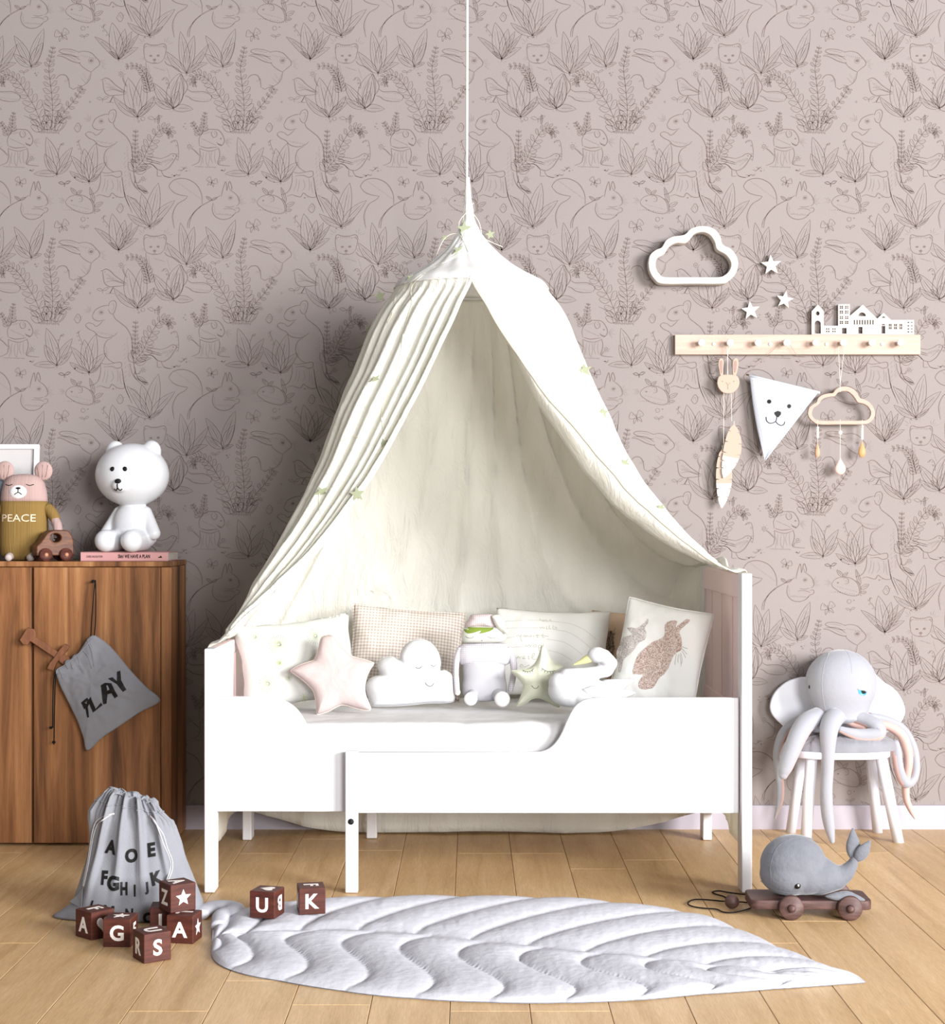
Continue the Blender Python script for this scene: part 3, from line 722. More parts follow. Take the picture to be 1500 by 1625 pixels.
ball('nose', p_, (R_(25), R_(14), R_(19)), M_black, lamp, 14)
def mouth(name, o, b_, strokes, r, m=M_black, n=10, parent=None):
    return tubes(name, [(on_surface(b_, s, eps=r * 0.3, n=n), r) for s in strokes], m, parent or o)
mouth('mouth', lamp, bb_, [[(0, lp(0, 490)[2]), (0, lp(0, 520)[2])], [(-R_(30), lp(0, 525)[2]), (-R_(14), lp(0, 536)[2]), (0, lp(0, 520)[2]), (R_(14), lp(0, 536)[2]), (R_(30), lp(0, 525)[2])]], R_(4.5))
lathe('power_cord', [(0.004, 0), (0.004, 0.012), (0.002, 0.012)], M_black, lamp, 8, T(-0.02, 0.075, 0.012) @ Matrix.Rotation(-pi / 2, 4, 'X'))

# plush bear with the word PEACE
kz = 5.82 / F / 4.545
pb = thing('plush_bear', 'plush bear in mustard PEACE jumper sitting on cupboard', 'soft toy', (W(38.5, 889, 5.83).x, 5.83, CT), (0, 0, 0.03))
def pp(x, z, y=0.0): return ((x - 175) * kz, y, (1040 - z) * kz)
R_ = lambda v: v * kz
def bodyf(name, z0, z1, m, rings):
    V, Fs = [], []; n = 40
    for zz, hw, dp in rings:
        for i in range(n):
            a = 2 * pi * i / n; c_, s_ = cos(a), sin(a)
            V.append((R_(hw) * abs(c_) ** 0.8 * (1 if c_ > 0 else -1), R_(dp) * abs(s_) ** 0.9 * (1 if s_ > 0 else -1), (1040 - zz) * kz))
    for j in range(len(rings) - 1):
        for i in range(n): Fs.append((j * n + i, j * n + (i + 1) % n, (j + 1) * n + (i + 1) % n, (j + 1) * n + i))
    Fs.append(tuple(range(n))[::-1]); Fs.append(tuple((len(rings) - 1) * n + i for i in range(n)))
    return mesh(name, V, Fs, m, pb, True)
hd = bodyf('head', 0, 0, M_pinkfab, [(618, 166, 100), (590, 165, 104), (540, 160, 104), (480, 145, 98), (440, 118, 80), (422, 80, 55), (416, 30, 20)])
bd = bodyf('jumper', 0, 0, M_mustard, [(1035, 120, 80), (1000, 165, 105), (930, 172, 112), (850, 172, 112), (740, 168, 108), (650, 168, 104), (612, 168, 102)])
for sx, nm in ((-1, 'ear'), (1, 'ear')):
    e_ = puff(nm, [(0.30 * cos(a) * R_(230) * 0.95 + sx * R_(138), R_(70) * sin(a) + pp(0, 392)[2]) for a in [2 * pi * i / 16 for i in range(16)]], 0.012, M_pinkfab, pb, n=48)
    tubes('ear_fold', [([Vector((sx * R_(138) + R_(q) , -0.0125, pp(0, 440)[2])), Vector((sx * R_(138) + R_(q * 1.8), -0.012, pp(0, 350)[2]))], 0.0008) for q in (-22, 0, 22)], M_pinkfab, e_)
b1 = bvh_of(hd)
mz = ball('muzzle', (-R_(15), -R_(88), pp(0, 548)[2]), (R_(70), R_(26), R_(56)), mat('white_felt', (226, 226, 228), 0.9), pb)
b2 = bvh_of(mz)
for x0 in (62, 213): mouth('closed_eye', pb, b1, [[(pp(x0, 0)[0], pp(0, 492)[2]), (pp(x0 + 25, 0)[0], pp(0, 500)[2]), (pp(x0 + 52, 0)[0], pp(0, 492)[2])]], R_(3))
ball('nose', hit(b2, (-R_(15), 0, pp(0, 520)[2])), (R_(18), R_(8), R_(8)), M_black, pb, 12)
mouth('mouth', pb, b2, [[(-R_(15), pp(0, 522)[2]), (-R_(15), pp(0, 550)[2])], [(-R_(42), pp(0, 565)[2]), (-R_(15), pp(0, 550)[2]), (R_(10), pp(0, 565)[2])]], R_(3))
V_, F_, w_, h_ = text_data('PEACE', R_(52), 0.0, 0.12)
print_on('lettering', bvh_of(bd), [(x * 1.18 - R_(17), y + pp(0, 733)[2]) for x, y in V_], F_, mat('cream_thread', (226, 214, 190), 0.9), pb)
for sx in (-1, 1):
    a1 = [pp(175 + sx * 160, 655), pp(175 + sx * 205, 700, -0.01), pp(175 + sx * 235, 750, -0.02)]
    tube('sleeve', a1, [R_(40), R_(42), R_(36)], M_mustard, pb, 14, 8)
    tube('arm', [pp(175 + sx * 225, 735, -0.018), pp(175 + sx * 255, 800, -0.035), pp(175 + sx * 262, 880, -0.05)], [R_(32), R_(34), R_(28)], M_pinkfab, pb, 14, 8)
    tube('leg', [pp(175 + sx * 70, 1000, -0.03), pp(175 + sx * 80, 1012, -0.06), pp(175 + sx * 72, 1018, -0.078)], [R_(26), R_(28), R_(22)], mat('pale_paw_knit', (188, 176, 170), 0.9), pb, 12, 8)

# second plush toy, almost wholly past the left edge
gp = thing('plush_elephant', 'grey dotted plush toy cut off by the left edge, behind mustard bear', 'soft toy', (W(-24, 889, 5.87).x, 5.87, CT))
M_gdot = mat('grey_jersey', (138, 150, 166), 0.9, 0.2)
gb = blob('body', [('e', (0, 0, 0.23), (0.074, 0.055, 0.07)), ('e', (0, 0, 0.10), (0.072, 0.055, 0.10)), ('e', (0.055, 0.0, 0.27), (0.03, 0.015, 0.03)), ('e', (-0.055, 0.0, 0.27), (0.03, 0.015, 0.03))], 0.004, M_gdot, gp, 5)
b3 = bvh_of(gb)
rr = random.Random(3)
for _ in range(26):
    h = hit(b3, (rr.uniform(-0.05, 0.07), 0, rr.uniform(0.16, 0.28)), eps=0.0)
    if h: ball('dot', h, (0.0028, 0.0012, 0.0028), M_black, gp, 8)

# wooden toy car on the cupboard
kc = 5.73 / F / 5.0
car = thing('toy_car', 'dark wooden toy car with round window on the cupboard', 'toy car', (W(82, 890, 5.73).x, 5.745, CT + 0.0), (0, 0, 0.52))
prof = [(270, 300), (268, 235), (282, 212), (305, 192), (330, 160), (355, 125), (390, 104), (440, 98), (520, 100), (552, 125), (572, 165), (580, 230), (580, 300)]
cxp = 425
P2 = [((x - cxp) * kc * 0.95, (345 - z) * kc) for x, z in prof]
P2 = [(q.x, q.y) for q in cat([(a, b_, 0) for a, b_ in P2], 40)]
def ell(cx, cz, rx, rz, n=20): return [(cx + rx * cos(2 * pi * i / n), cz + rz * sin(2 * pi * i / n)) for i in range(n)]
curve2d('body', [P2, ell((428 - cxp) * kc, (345 - 160) * kc, 42 * kc, 34 * kc)], 0.075, 0.004, M_carwood, car, loc=(0, 0, 0), res=2)
for wx in (-1, 1):
    for wy in (-1, 1):
        wc = lathe('wheel', [(0.0, 0), (48 * kc, 0), (52 * kc, 0.002), (52 * kc, 0.010), (48 * kc, 0.013), (0.0, 0.013)], M_darkwood, car, 24, T(wx * 70 * kc * 1.15, wy * 0.0375 + (0.0 if wy < 0 else 0.0145), 52 * kc) @ RX)
        if wy < 0: ball('hub', (wx * 70 * kc * 1.15, -0.0515, 52 * kc), (17 * kc, 10 * kc, 17 * kc), mat('copper_hub', (176, 122, 92), 0.4), wc, 12)

# ------------------------------------------------------------------ PLAY bag, sword and black cords on the cupboard door
def Q(x, z): return (x / 3.385, 880 + z / 3.385)
pbag = thing('drawstring_bag', 'grey cotton drawstring bag printed PLAY hanging tilted on cupboard door', 'bag', W(160, 1100, CF - 0.045))
def q2(s): return [PL(pbag, *Q(*map(float, a.split(',')))) for a in s.split()]
outl = q2('470,452 492,434 520,438 590,490 650,558 700,620 780,705 860,785 750,850 640,925 550,985 470,1055 448,985 420,905 390,840 355,770 325,710 300,640 300,618 340,598 352,570 380,560 395,540 420,528 440,500')
bag = puff('cloth', outl, 0.020, M_bluewhite, pbag, p=2.0, n=150, nr=18, wr=0.008, seed=4, back=0.4)
bbg = bvh_of(bag)
def poly_print(name, b_, pts, m, parent, dens=0.012, eps=0.0008):
    V, Fs = fill2(pts, dens); return print_on(name, b_, V, Fs, m, parent, eps + 0.001)
for nm, s in (('letter', '443,792 476,765 487,778 487,800 479,815 485,870 476,873 464,822 460,830'),      # P
              ('letter', '481,782 496,760 521,826 550,792 557,806 506,846'),   # L
              ('letter', '548,700 570,686 606,688 640,758 622,770 606,742 584,748 578,798 560,802'),   # A
              ('letter', '586,664 610,656 634,678 632,628 650,622 656,672 686,722 668,734 636,694')): # Y
    poly_print(nm, bbg, q2(s), M_black, pbag)
poly_print('letter_counter', bbg, q2('462,790 474,782 474,800'), M_bluewhite, pbag, eps=0.0014); poly_print('letter_counter', bbg, q2('578,700 586,700 596,722 584,728'), M_bluewhite, pbag, eps=0.0014)
tubes('gather_fold', [(on_surface(bbg, q2(s), eps=0.001, n=8), 0.0016) for s in ('470,458 500,520 512,600', '440,505 480,548 500,610', '415,535 430,570 436,600', '380,565 392,592 396,610', '352,580 372,612', '318,615 335,640 340,665')], M_bluewhite, pbag)
seam = [tuple(x) for x in q2('305,640 312,615 352,592 392,560 425,532 455,500 482,470 500,452')]
tube('stitched_channel', on_surface(bbg, seam, eps=0.001, n=24), 0.0022, M_bluewhite, pbag, 6)
nl = Vector((*[0, 0, 0],))
def q3(x, z, y=0.0): a = PL(pbag, *Q(x, z), y); return Vector((a[0], y, a[1]))
tube('cord', [q3(488, 440), q3(494, 330, -0.004), q3(512, 142, 0.012), q3(514, 330, -0.004), q3(506, 440)], 0.0021, M_blackcord, pbag, 6, 30)
tube('cord', [q3(300, 622), q3(288, 680, -0.004), q3(284, 800, 0.0), q3(283, 930, 0.004)], 0.0023, M_blackcord, pbag, 6, 16)
tube('cord', [q3(302, 622), q3(296, 700, -0.004), q3(292, 850, 0.0), q3(290, 1020, 0.004)], 0.0023, M_blackcord, pbag, 6, 16)
for kx, kz_ in ((274, 930), (289, 1008)): ball('knot', q3(kx, kz_, 0.002), (0.0068, 0.005, 0.005), M_blackcord, pbag, 10)
sw = thing('toy_sword', 'wooden toy sword poking out of the PLAY bag', 'toy', W(70, 1030, CF - 0.028))
def s3(x, z): a = PL(sw, *Q(x, z)); return Vector((a[0], 0, a[1]))
def bar(name, a, b_, wd, th, y=0.0, m=M_swordwood):
    d = b_ - a; L_ = d.length; ang = atan2(d.z, d.x)
    bm = bmesh.new(); add_box(bm, (0, 0, 0), (L_, th, wd), 0.0016, 2)
    bmesh.ops.transform(bm, matrix=T(*((a + b_) / 2 + Vector((0, y, 0)))) @ Matrix.Rotation(-ang, 4, 'Y'), verts=bm.verts)
    return bmo(name, bm, m, sw)
kq = (CF - 0.028) / F / 3.385
bar('grip', s3(158, 440), s3(340, 562), 34 * kq, 0.010)
bar('blade', s3(330, 552), s3(420, 622), 48 * kq, 0.007)
curve2d('pommel', [[(s3(*p).x, s3(*p).z) for p in ((108, 458), (150, 392), (185, 402), (196, 436), (166, 462), (150, 486), (126, 482))]], 0.014, 0.0015, M_swordwood, sw)
curve2d('cross_guard', [[(s3(*p).x, s3(*p).z) for p in ((255, 612), (272, 580), (300, 545), (322, 510), (352, 480), (374, 494), (360, 520), (330, 548), (308, 580), (290, 622))]], 0.016, 0.0015, M_swordwood, sw, loc=(0, -0.002, 0))

# ------------------------------------------------------------------ wall decorations
M_painted = mat('cream_painted_wood', (206, 199, 192), 0.6, 0.3, var=0.01)
YD = 5.975
def wz(x, z): return (1000 + x / 3, 340 + z / 3)
def deco(name, label, cat_, px, py, y=YD, group=None): return thing(name, label, cat_, W(px, py, y), group=group)
def zs(o, s, ox=1000, oy=340, k=3.0, yl=0.0): return PLs(o, s, ox, oy, k, yl)
def smooth_loop(p, n): return [(q.x, q.y) for q in cat([(a, b_, 0) for a, b_ in p + [p[0]]], n)[:-1]]
cf = deco('cloud_decoration', 'cream cloud-shaped outline frame hung on the wallpaper', 'wall decoration', 1099, 452, 5.965)
curve2d('frame', [smooth_loop(zs(cf, '84,238 92,200 118,176 148,162 168,130 200,112 242,106 262,98 290,72 345,61 395,75 425,110 436,148 478,172 505,212 509,250 495,292 465,322 430,335 290,335 150,335 112,312 90,275'), 110),
                  smooth_loop(zs(cf, '118,240 126,214 150,200 164,188 184,158 215,142 258,142 284,122 304,98 342,90 375,103 398,135 410,172 452,198 476,235 470,270 445,295 410,304 290,304 165,304 136,288 120,262'), 110)], 0.05, 0.002, M_painted, cf)
def wstar(lbl, cx, cz, r, rot):
    o = thing('wall_star', lbl, 'wall decoration', W(cx, cz, 5.985), group='cream wooden stars on the wallpaper')
    curve2d('star', [star_pts(r * 5.985 / F, 0.42, 5, pi / 2 + rot)], 0.014, 0.001, M_painted, o)
wstar('cream wooden star hung highest, right of the cloud frame', 1223.5, 421, 17, 0.06)
wstar('cream wooden star nearest above the peg rack, left of the other two', 1191, 493, 15.5, 0.1)
wstar('cream wooden star tilted, second highest, above right of the lowest one', 1245, 476, 14.5, -0.18)
M_board = wood('peg_board_birch', [(178, 152, 138), (190, 167, 152), (198, 178, 165)], (1.2, 20, 30), 2.0, 0.6, 0.05)
rk = deco('peg_rack', 'pale birch peg rack with white knobs on the wallpaper', 'rack', 1265, 563, 5.985)
a, b_ = PL(rk, 1071, 531.5), PL(rk, 1460, 563)
box2('board', (a[0], -0.010, b_[1]), (b_[0], 0.0145, a[1]), M_board, rk, 0.0015)
M_peg = mat('white_peg', (246, 244, 242), 0.5)
PEG = {}
for i, x in enumerate((333, 468, 600, 736, 873, 1004, 1140, 1275)):
    q = PL(rk, *wz(x, 617)); PEG[i] = W(*wz(x, 617), 5.975)
    lathe('peg', [(0.007, 0), (0.007, 0.020), (0.0125, 0.026), (0.0135, 0.031), (0.012, 0.036), (0.0, 0.038)], M_peg, rk, 20, T(q[0], -0.010, q[1]) @ RX)
for x in (397, 665, 933, 1198):
    q = PL(rk, *wz(x, 620)); lathe('screw_cap', [(0.0065, 0), (0.0065, 0.003), (0.004, 0.005), (0, 0.0055)], M_peg, rk, 14, T(q[0], -0.010, q[1]) @ RX)
ct = deco('city_cutout', 'white wooden town skyline cutout standing on peg rack', 'wall decoration', 1369, 531.5, 5.985)
def z5(s): return PLs(ct, s, 1180, 480, 5.0)
holes = [z5('%f,%f %f,%f %f,%f %f,%f' % (x0, y0, x1, y0, x1, y1, x0, y1)) for x0, y0, x1, y1 in
         [(654, 205, 664, 218), (670, 205, 680, 218), (654, 224, 664, 238), (670, 224, 680, 238), (704, 205, 714, 218), (720, 205, 730, 218), (704, 224, 714, 238), (720, 224, 730, 238)] +
         [(x, y, x + 12, y + 12) for y in (28, 66, 108, 148) for x in (762, 777, 804, 819)] + [(x, y + 14, x + 12, y + 24) for y in (28, 66, 108, 148) for x in (762, 777, 804, 819)] +
         [(780, 203, 817, 249), (910, 195, 943, 249), (1093, 186, 1125, 249)] + [(874 + i * 21, 140, 884 + i * 21, 176) for i in range(8)] +
         [(x, y, x + 10, y + 20) for y in (171, 194) for x in (1151, 1164, 1193, 1206, 1235, 1248)] + [(x, y, x + 15, y + 9) for y in (155, 182, 207, 230) for x in (1299, 1325)]]
holes.append([PL(ct, 1180 + (588 + 15 * cos(t)) / 5, 480 + (88 + 17 * sin(t)) / 5) for t in [2 * pi * i / 16 for i in range(16)]])
holes.append([PL(ct, 1180 + (588 + 25 * cos(t)) / 5, 480 + (170 - 25 * sin(t)) / 5) for t in [pi * i / 10 for i in range(11)]] + z5('563,249 613,249'))
holes.append([PL(ct, 1180 + (940 + 30 * cos(t)) / 5, 480 + (110 - 30 * sin(t)) / 5) for t in [pi * i / 10 for i in range(11)]])
holes.append(z5('1093,124 1110,108 1128,124')); holes.append(z5('1093,181 1100,172 1117,172 1125,181'))
curve2d('skyline', [z5('540,256 540,70 590,18 635,70 635,186 750,186 750,15 843,15 843,108 946,19 1060,130 1110,84 1170,140 1352,140 1352,256')] + holes, 0.010, 0.0004, M_painted, ct)

# string of a pendant
def strand(o, name, pts, r=0.0008, m=M_string, n=12): return tube(name, [Vector(p) for p in pts], r, m, o, 6, n)
# bunny mobile
bn = thing('bunny_mobile', 'pink wooden bunny-head mobile with two dangling feathers on peg rack', 'mobile', W(1155, 600, 5.955))
def b3z(s): return PLs(bn, s, 1120, 540, 5.8)
M_bunny = mat('bunny_wood', (182, 161, 146), 0.7, 0.2, var=0.02)
def p3(o, px, py, y=0.0): a = PL(o, px, py, y); return Vector((a[0], y, a[1]))
def bz(x, z, y=0.0): return p3(bn, 1120 + x / 5.8, 540 + z / 5.8, y)
curve2d('head', [smooth_loop(b3z('104,395 112,350 132,326 160,318 205,316 250,318 282,326 303,350 310,395 295,440 255,480 205,490 155,480 118,440'), 60)], 0.010, 0.002, M_bunny, bn, smooth=False)
for s_, s2 in (('118,190 128,170 145,166 160,178 166,210 162,260 158,324 133,324 122,270 114,225', '130,200 140,186 152,196 154,240 150,300 142,300 132,250'), ('252,180 268,166 286,168 299,186 301,225 293,270 276,324 250,324 246,260 246,210', '262,200 272,188 284,196 286,230 276,290 264,296 258,240')):
    e_ = curve2d('ear', [smooth_loop(b3z(s_), 40)], 0.010, 0.002, M_bunny, bn)
    curve2d('inner_ear', [smooth_loop(b3z(s2), 30)], 0.0014, 0, mat('inner_ear_rose', (160, 134, 126), 0.8), e_, loc=(0, -0.0055, 0))
for ex in (155, 260): ball('eye', bz(ex, 378, -0.005), (0.0022, 0.001, 0.0022), mat('bunny_eye', (140, 120, 108), 0.8), bn, 10)
tubes('mouth', [([bz(205, 452, -0.0056), bz(205, 412, -0.0056)], 0.0007), ([bz(190, 388, -0.0056), bz(205, 412, -0.0056), bz(228, 390, -0.0056)], 0.0007)], mat('bunny_line', (150, 128, 116), 0.8), bn)
pg = RM(bn).inverted() @ (PEG[1] + Vector((0, -0.012, 0.0)))
strand(bn, 'string', [bz(202, 330, -0.002), bz(202, 120, -0.003), pg + Vector((-0.008, 0, -0.006))]); strand(bn, 'string', [bz(204, 330, -0.002), bz(205, 120, -0.003), pg + Vector((0.008, 0, -0.006))])
strand(bn, 'string', [bz(168, 480), bz(167, 700), bz(165, 1000)]); strand(bn, 'string', [bz(236, 480), bz(238, 620), bz(240, 745)])
def feather(top, bot, wd, split, y, bend):
    a, b2 = bz(*top, y), bz(*bot, y); ax = b2 - a; L_ = ax.length; ax.normalize(); nn = Vector((-ax.z, 0, ax.x)); k5 = 5.955 / F / 5.8
    def pt(u, v): return a + ax * L_ * u + nn * (wd * k5 * 0.5 * v * (0.04 + 0.96 * sin(pi * min(1, max(0.0, u)) ** 0.9) ** 0.7) + bend * k5 * sin(pi * u))
    def side(u0, u1, sg):
        out = []
        n = 9
        for i in range(n + 1):
            u = u0 + (u1 - u0) * i / n
            if i % 3 == 2 and 0 < i < n: out += [pt(u - .012, sg), pt(u, sg * .5), pt(u + .006, sg * .97)]
            else: out.append(pt(u, sg))
        return out
    for nm, u0, u1, m in (('feather', 0.0, split, M_bunny), ('feather_tip', split, 1.0, M_painted)):
        pl = side(u0, u1, 1) + side(u0, u1, -1)[::-1]
        curve2d(nm, [[(p.x, p.z) for p in pl]], 0.003, 0.0004, m, bn, loc=(0, y, 0))
    tube('feather_quill', [pt(-.06, 0), pt(.1, 0), pt(.5, 0), pt(.95, 0)], 0.001, M_string, bn, 6, 12)
feather((262, 775), (165, 1268), 165, 0.60, -0.004, 30)
feather((155, 1000), (148, 1545), 150, 0.58, 0.004, 18)
# pennant
pn = thing('pennant', 'pale blue triangular pennant with embroidered bear face on peg rack', 'pennant', W(1230, 600, 5.96), (0, 0, 0))
def nz_(x, z, y=0.0): return p3(pn, 1000 + x / 3, 340 + z / 3, y)
M_pen = mat('pennant_cotton', (184, 189, 198), 0.9, 0.2, var=0.01, bump=(300, 0.2, 2))
A_, B_, T_ = (570, 765), (897, 848), (642, 1176)
V, Fs = [], []; n = 22
for j in range(n + 1):
    f = j / n
    for i in range(n + 1):
        g = i / n
        x = (A_[0] * (1 - g) + B_[0] * g) * (1 - f) + T_[0] * f; z = (A_[1] * (1 - g) + B_[1] * g) * (1 - f) + T_[1] * f
        x += -10 * sin(pi * f) * (1 if g == 0 else 0)
        V.append(nz_(x, z, -0.004 - 0.008 * sin(pi * g) * (1 - f) - 0.008 * f * f + 0.003 * sin(7 * g + 5 * f)))
for j in range(n):
    for i in range(n): Fs.append((j * (n + 1) + i, (j + 1) * (n + 1) + i, (j + 1) * (n + 1) + i + 1, j * (n + 1) + i + 1))
cl = mesh('cloth', V, Fs, M_pen, pn, True); md = cl.modifiers.new('s', 'SOLIDIFY'); md.thickness = 0.0016; md.offset = 0
tube('hem_tube', [nz_(566, 768, -0.002), nz_(905, 850, -0.002)], 0.0052, M_pen, pn, 12, 6)
tube('rod', [nz_(553, 763, -0.002), nz_(910, 848, -0.002)], 0.003, mat('brass_rod', (120, 104, 70), 0.4, metal=0.6), pn, 10, 6)
bpn = bvh_of(cl)
def ps(s): return [(nz_(*map(float, a.split(','))).x, nz_(*map(float, a.split(','))).z) for a in s.split()]
for ex, ez in ((660, 893), (755, 915)):
    c_ = nz_(ex, ez); k3 = 5.96 / F / 3
    V_, F_ = fill2([(c_.x + 10 * k3 * cos(t), c_.z + 10 * k3 * sin(t)) for t in [2 * pi * i / 16 for i in range(16)]], 0.01); print_on('eye', bpn, V_, F_, M_black, pn, 0.0014)
V_, F_ = fill2(ps('684,944 700,937 716,942 716,954 704,968 694,965 684,952'), 0.006); print_on('nose', bpn, V_, F_, M_black, pn, 0.0014)
tubes('mouth', [(on_surface(bpn, ps('697,962 694,980 690,990'), eps=0.001, n=5), 0.0017), (on_surface(bpn, ps('645,966 648,985 662,996 680,994 690,988 700,998 716,1006 730,1002 736,988'), eps=0.001, n=20), 0.0017)], M_black, pn)
tubes('stitching', [(on_surface(bpn, ps('580,775 598,890 640,1150'), eps=0.0008, n=14), 0.0005), (on_surface(bpn, ps('885,852 780,985 652,1150'), eps=0.0008, n=14), 0.0005)], mat('grey_thread', (128, 132, 140), 0.9), pn)
pg = RM(pn).inverted() @ (PEG[3] + Vector((0, -0.012, 0.012)))
M_pens = mat('brown_string', (150, 132, 120), 0.9)
strand(pn, 'string', [nz_(556, 762, -0.003), pg + Vector((-0.010, 0, -0.004)), ], 0.0007, M_pens); strand(pn, 'string', [pg + Vector((-0.010, 0, -0.004)), pg + Vector((0, 0, 0.0018)), pg + Vector((0.010, 0, -0.004))], 0.0007, M_pens); strand(pn, 'string', [pg + Vector((0.010, 0, -0.004)), nz_(907, 846, -0.003)], 0.0007, M_pens)
# cloud mobile
cm = thing('cloud_mobile', 'rose wooden cloud mobile with beads and three drops on peg rack', 'mobile', W(1335, 670, 5.955))
def cz(x, z, y=0.0): return p3(cm, 1200 + x / 6.773, 600 + z / 6.773, y)
def cs(s): return [(cz(*map(float, a.split(','))).x, cz(*map(float, a.split(','))).z) for a in s.split()]
curve2d('cloud', [smooth_loop(cs('552,378 568,318 610,284 645,262 665,215 710,182 770,166 822,160 850,126 900,98 970,92 1040,118 1085,160 1112,212 1180,240 1235,282 1268,345 1274,400 1250,450 1200,490 1120,500 900,500 680,500 610,470 566,425'), 120),
                  smooth_loop(cs('596,380 610,330 650,300 680,272 700,238 740,215 800,202 842,196 875,160 930,142 985,148 1030,182 1062,222 1090,262 1150,278 1200,310 1228,360 1222,410 1190,446 1130,458 900,458 690,458 630,440 604,412'), 120)], 0.016, 0.0015, M_pinkwood, cm)
pg = RM(cm).inverted() @ (PEG[5] + Vector((0, -0.012, 0)))
strand(cm, 'string', [cz(905, 150, -0.009), cz(903, 60, -0.006), pg + Vector((-0.012, 0, -0.005))]); strand(cm, 'string', [cz(907, 150, -0.009), cz(905, 60, -0.006), pg + Vector((0.012, 0, -0.005))])
M_bead = mat('cream_bead', (240, 234, 226), 0.5); k6 = 5.955 / F / 6.773
for x, drop, dz0, dz1, dr, col, bz_ in ((662, 'l', 680, 858, 26, (196, 146, 116), [535, 560, 585, 608, 632]), (905, 'c', 845, 1042, 60, (222, 192, 182), [585]), (1140, 'r', 668, 858, 40, (190, 146, 98), [520, 546, 572, 598, 624, 648])):
    strand(cm, 'string', [cz(x, 446, -0.0088), cz(x, 560, -0.004), cz(x, dz0 + 8, 0)])
    for q in bz_: ball('bead', cz(x, q), (24 * k6 if drop == 'c' else 16 * k6,) * 3, M_bead, cm, 12)
    L_ = (dz1 - dz0) * k6; prof_ = [(0.0002, 0)] + [(dr * k6 * (sin(pi * (u ** 1.7)) ** .8 if u < .72 else cos((u - .72) / .28 * pi / 2) ** .6 * sin(pi * .72 ** 1.7) ** .8), -L_ * u) for u in [i / 14 for i in range(1, 14)]] + [(0.0002, -L_)]
    c_ = cz(x, dz0)
    lathe('drop', prof_, mat('drop_' + drop, col, 0.5), cm, 20, T(c_.x, 0, c_.z) @ Matrix.Diagonal((1, .5, 1, 1)))
# ------------------------------------------------------------------ bed
YF = 4.945
bed = thing('toddler_bed', 'white wooden extendable toddler bed with scooped guard rail under the canopy', 'bed', (0, 5.38, 0))
B0 = Vector(bed.location)
def bx(name, a, b_, bev=0.004, m=M_white, p=None): return box2(name, Vector(a) - B0, Vector(b_) - B0, m, p or bed, bev, 3)
LX, RXX = -0.832, 0.842
bx('leg', (LX, YF, 0.002), (LX + 0.033, YF + 0.075, 0.762)); bx('leg', (LX, 5.77, 0.002), (LX + 0.033, 5.845, 0.762))
bx('leg', (RXX, YF, 0.002), (RXX + 0.033, YF + 0.075, 0.997)); bx('leg', (RXX, 5.77, 0.002), (RXX + 0.033, 5.845, 0.997))
M_bounce = mat('white_with_pink_bounce', (236, 212, 212), 0.5, 0.4, var=0.01)  # pink bounce off the wallpaper, put into the colour of both bed ends
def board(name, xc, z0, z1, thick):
    o = bx(name, (xc - thick / 2, YF + 0.073, z0), (xc + thick / 2, 5.775, z1), 0.004, M_bounce)
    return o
fb = board('footboard', -0.812, 0.27, 0.735, 0.016); bx('top_rail', (-0.829, YF + 0.07, 0.715), (-0.802, 5.78, 0.760), 0.006, M_bounce)
hb = board('headboard', 0.861, 0.27, 0.96, 0.016); bx('top_rail', (0.845, YF + 0.07, 0.915), (0.872, 5.78, 0.995), 0.006, M_bounce); bx('middle_rail', (0.846, YF + 0.07, 0.50), (0.872, 5.78, 0.57), 0.004, M_bounce)
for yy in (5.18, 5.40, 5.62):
    bx('groove_board', (-0.8045, yy - 0.006, 0.28), (-0.8005, yy + 0.006, 0.715), 0.001, M_bounce); bx('groove_board', (0.8495, yy - 0.006, 0.28), (0.8535, yy + 0.006, 0.915), 0.001, M_bounce)
def prof_panel(name, pts, y0, th):
    P = [((p[0] - CX) * y0 / F, CH - (p[1] - CY) * y0 / F) for p in pts]
    return curve2d(name, [P], th, 0.0035, M_white, bed, loc=(-B0.x, y0 + th / 2 - B0.y, -B0.z), res=2)
scoop_l = [(415, 1105.5), (430, 1106.5), (446, 1110), (462, 1118), (474, 1129), (484, 1145), (491, 1160), (499, 1174), (509, 1185), (520, 1191), (532, 1193.5)]
scoop_r = [(858, 1193.5), (870, 1189), (881, 1180), (891, 1165), (900, 1144), (907, 1130), (914, 1120), (925, 1112), (938, 1108.5), (952, 1107.5)]
cv = lambda p, n: [(q.x, q.y) for q in cat([(a, b_, 0) for a, b_ in p], n)]
prof_panel('guard_rail', [(343, 1105.5)] + cv(scoop_l, 30) + [(556, 1193.5), (556, 1288), (343, 1288)], 4.988, 0.018)
prof_panel('guard_rail', [(556, 1194)] + cv(scoop_r, 30) + [(1173, 1107.5), (1173, 1290.5), (556, 1290.5)], 4.975, 0.020)
a = W(548, 1193, YF); b_ = W(568, 1193, YF)
ml_ = bx('middle_leg', (a.x, YF, 0.002), (b_.x, YF + 0.028, a.z + 0.001), 0.003)
q = W(557, 1304, YF) - B0
lathe('bolt', [(0.0095, 0), (0.0095, 0.002), (0.006, 0.004), (0, 0.0045)], M_black, ml_, 18, T(*(q + Vector((0, 0.001, 0)))) @ RX)
q = W(546.5, 1255, 5.0) - B0; ball('bolt', q, (0.004, 0.006, 0.006), M_black, bed, 12)
bx('middle_leg', (-0.383, 5.80, 0.002), (-0.345, 5.835, 0.30)); bx('rear_rail', (-0.80, 5.80, 0.26), (0.845, 5.82, 0.42))
for i in range(9): bx('slat', (-0.79 + i * 0.185, 5.04, 0.315), (-0.79 + i * 0.185 + 0.07, 5.80, 0.330), 0.001)
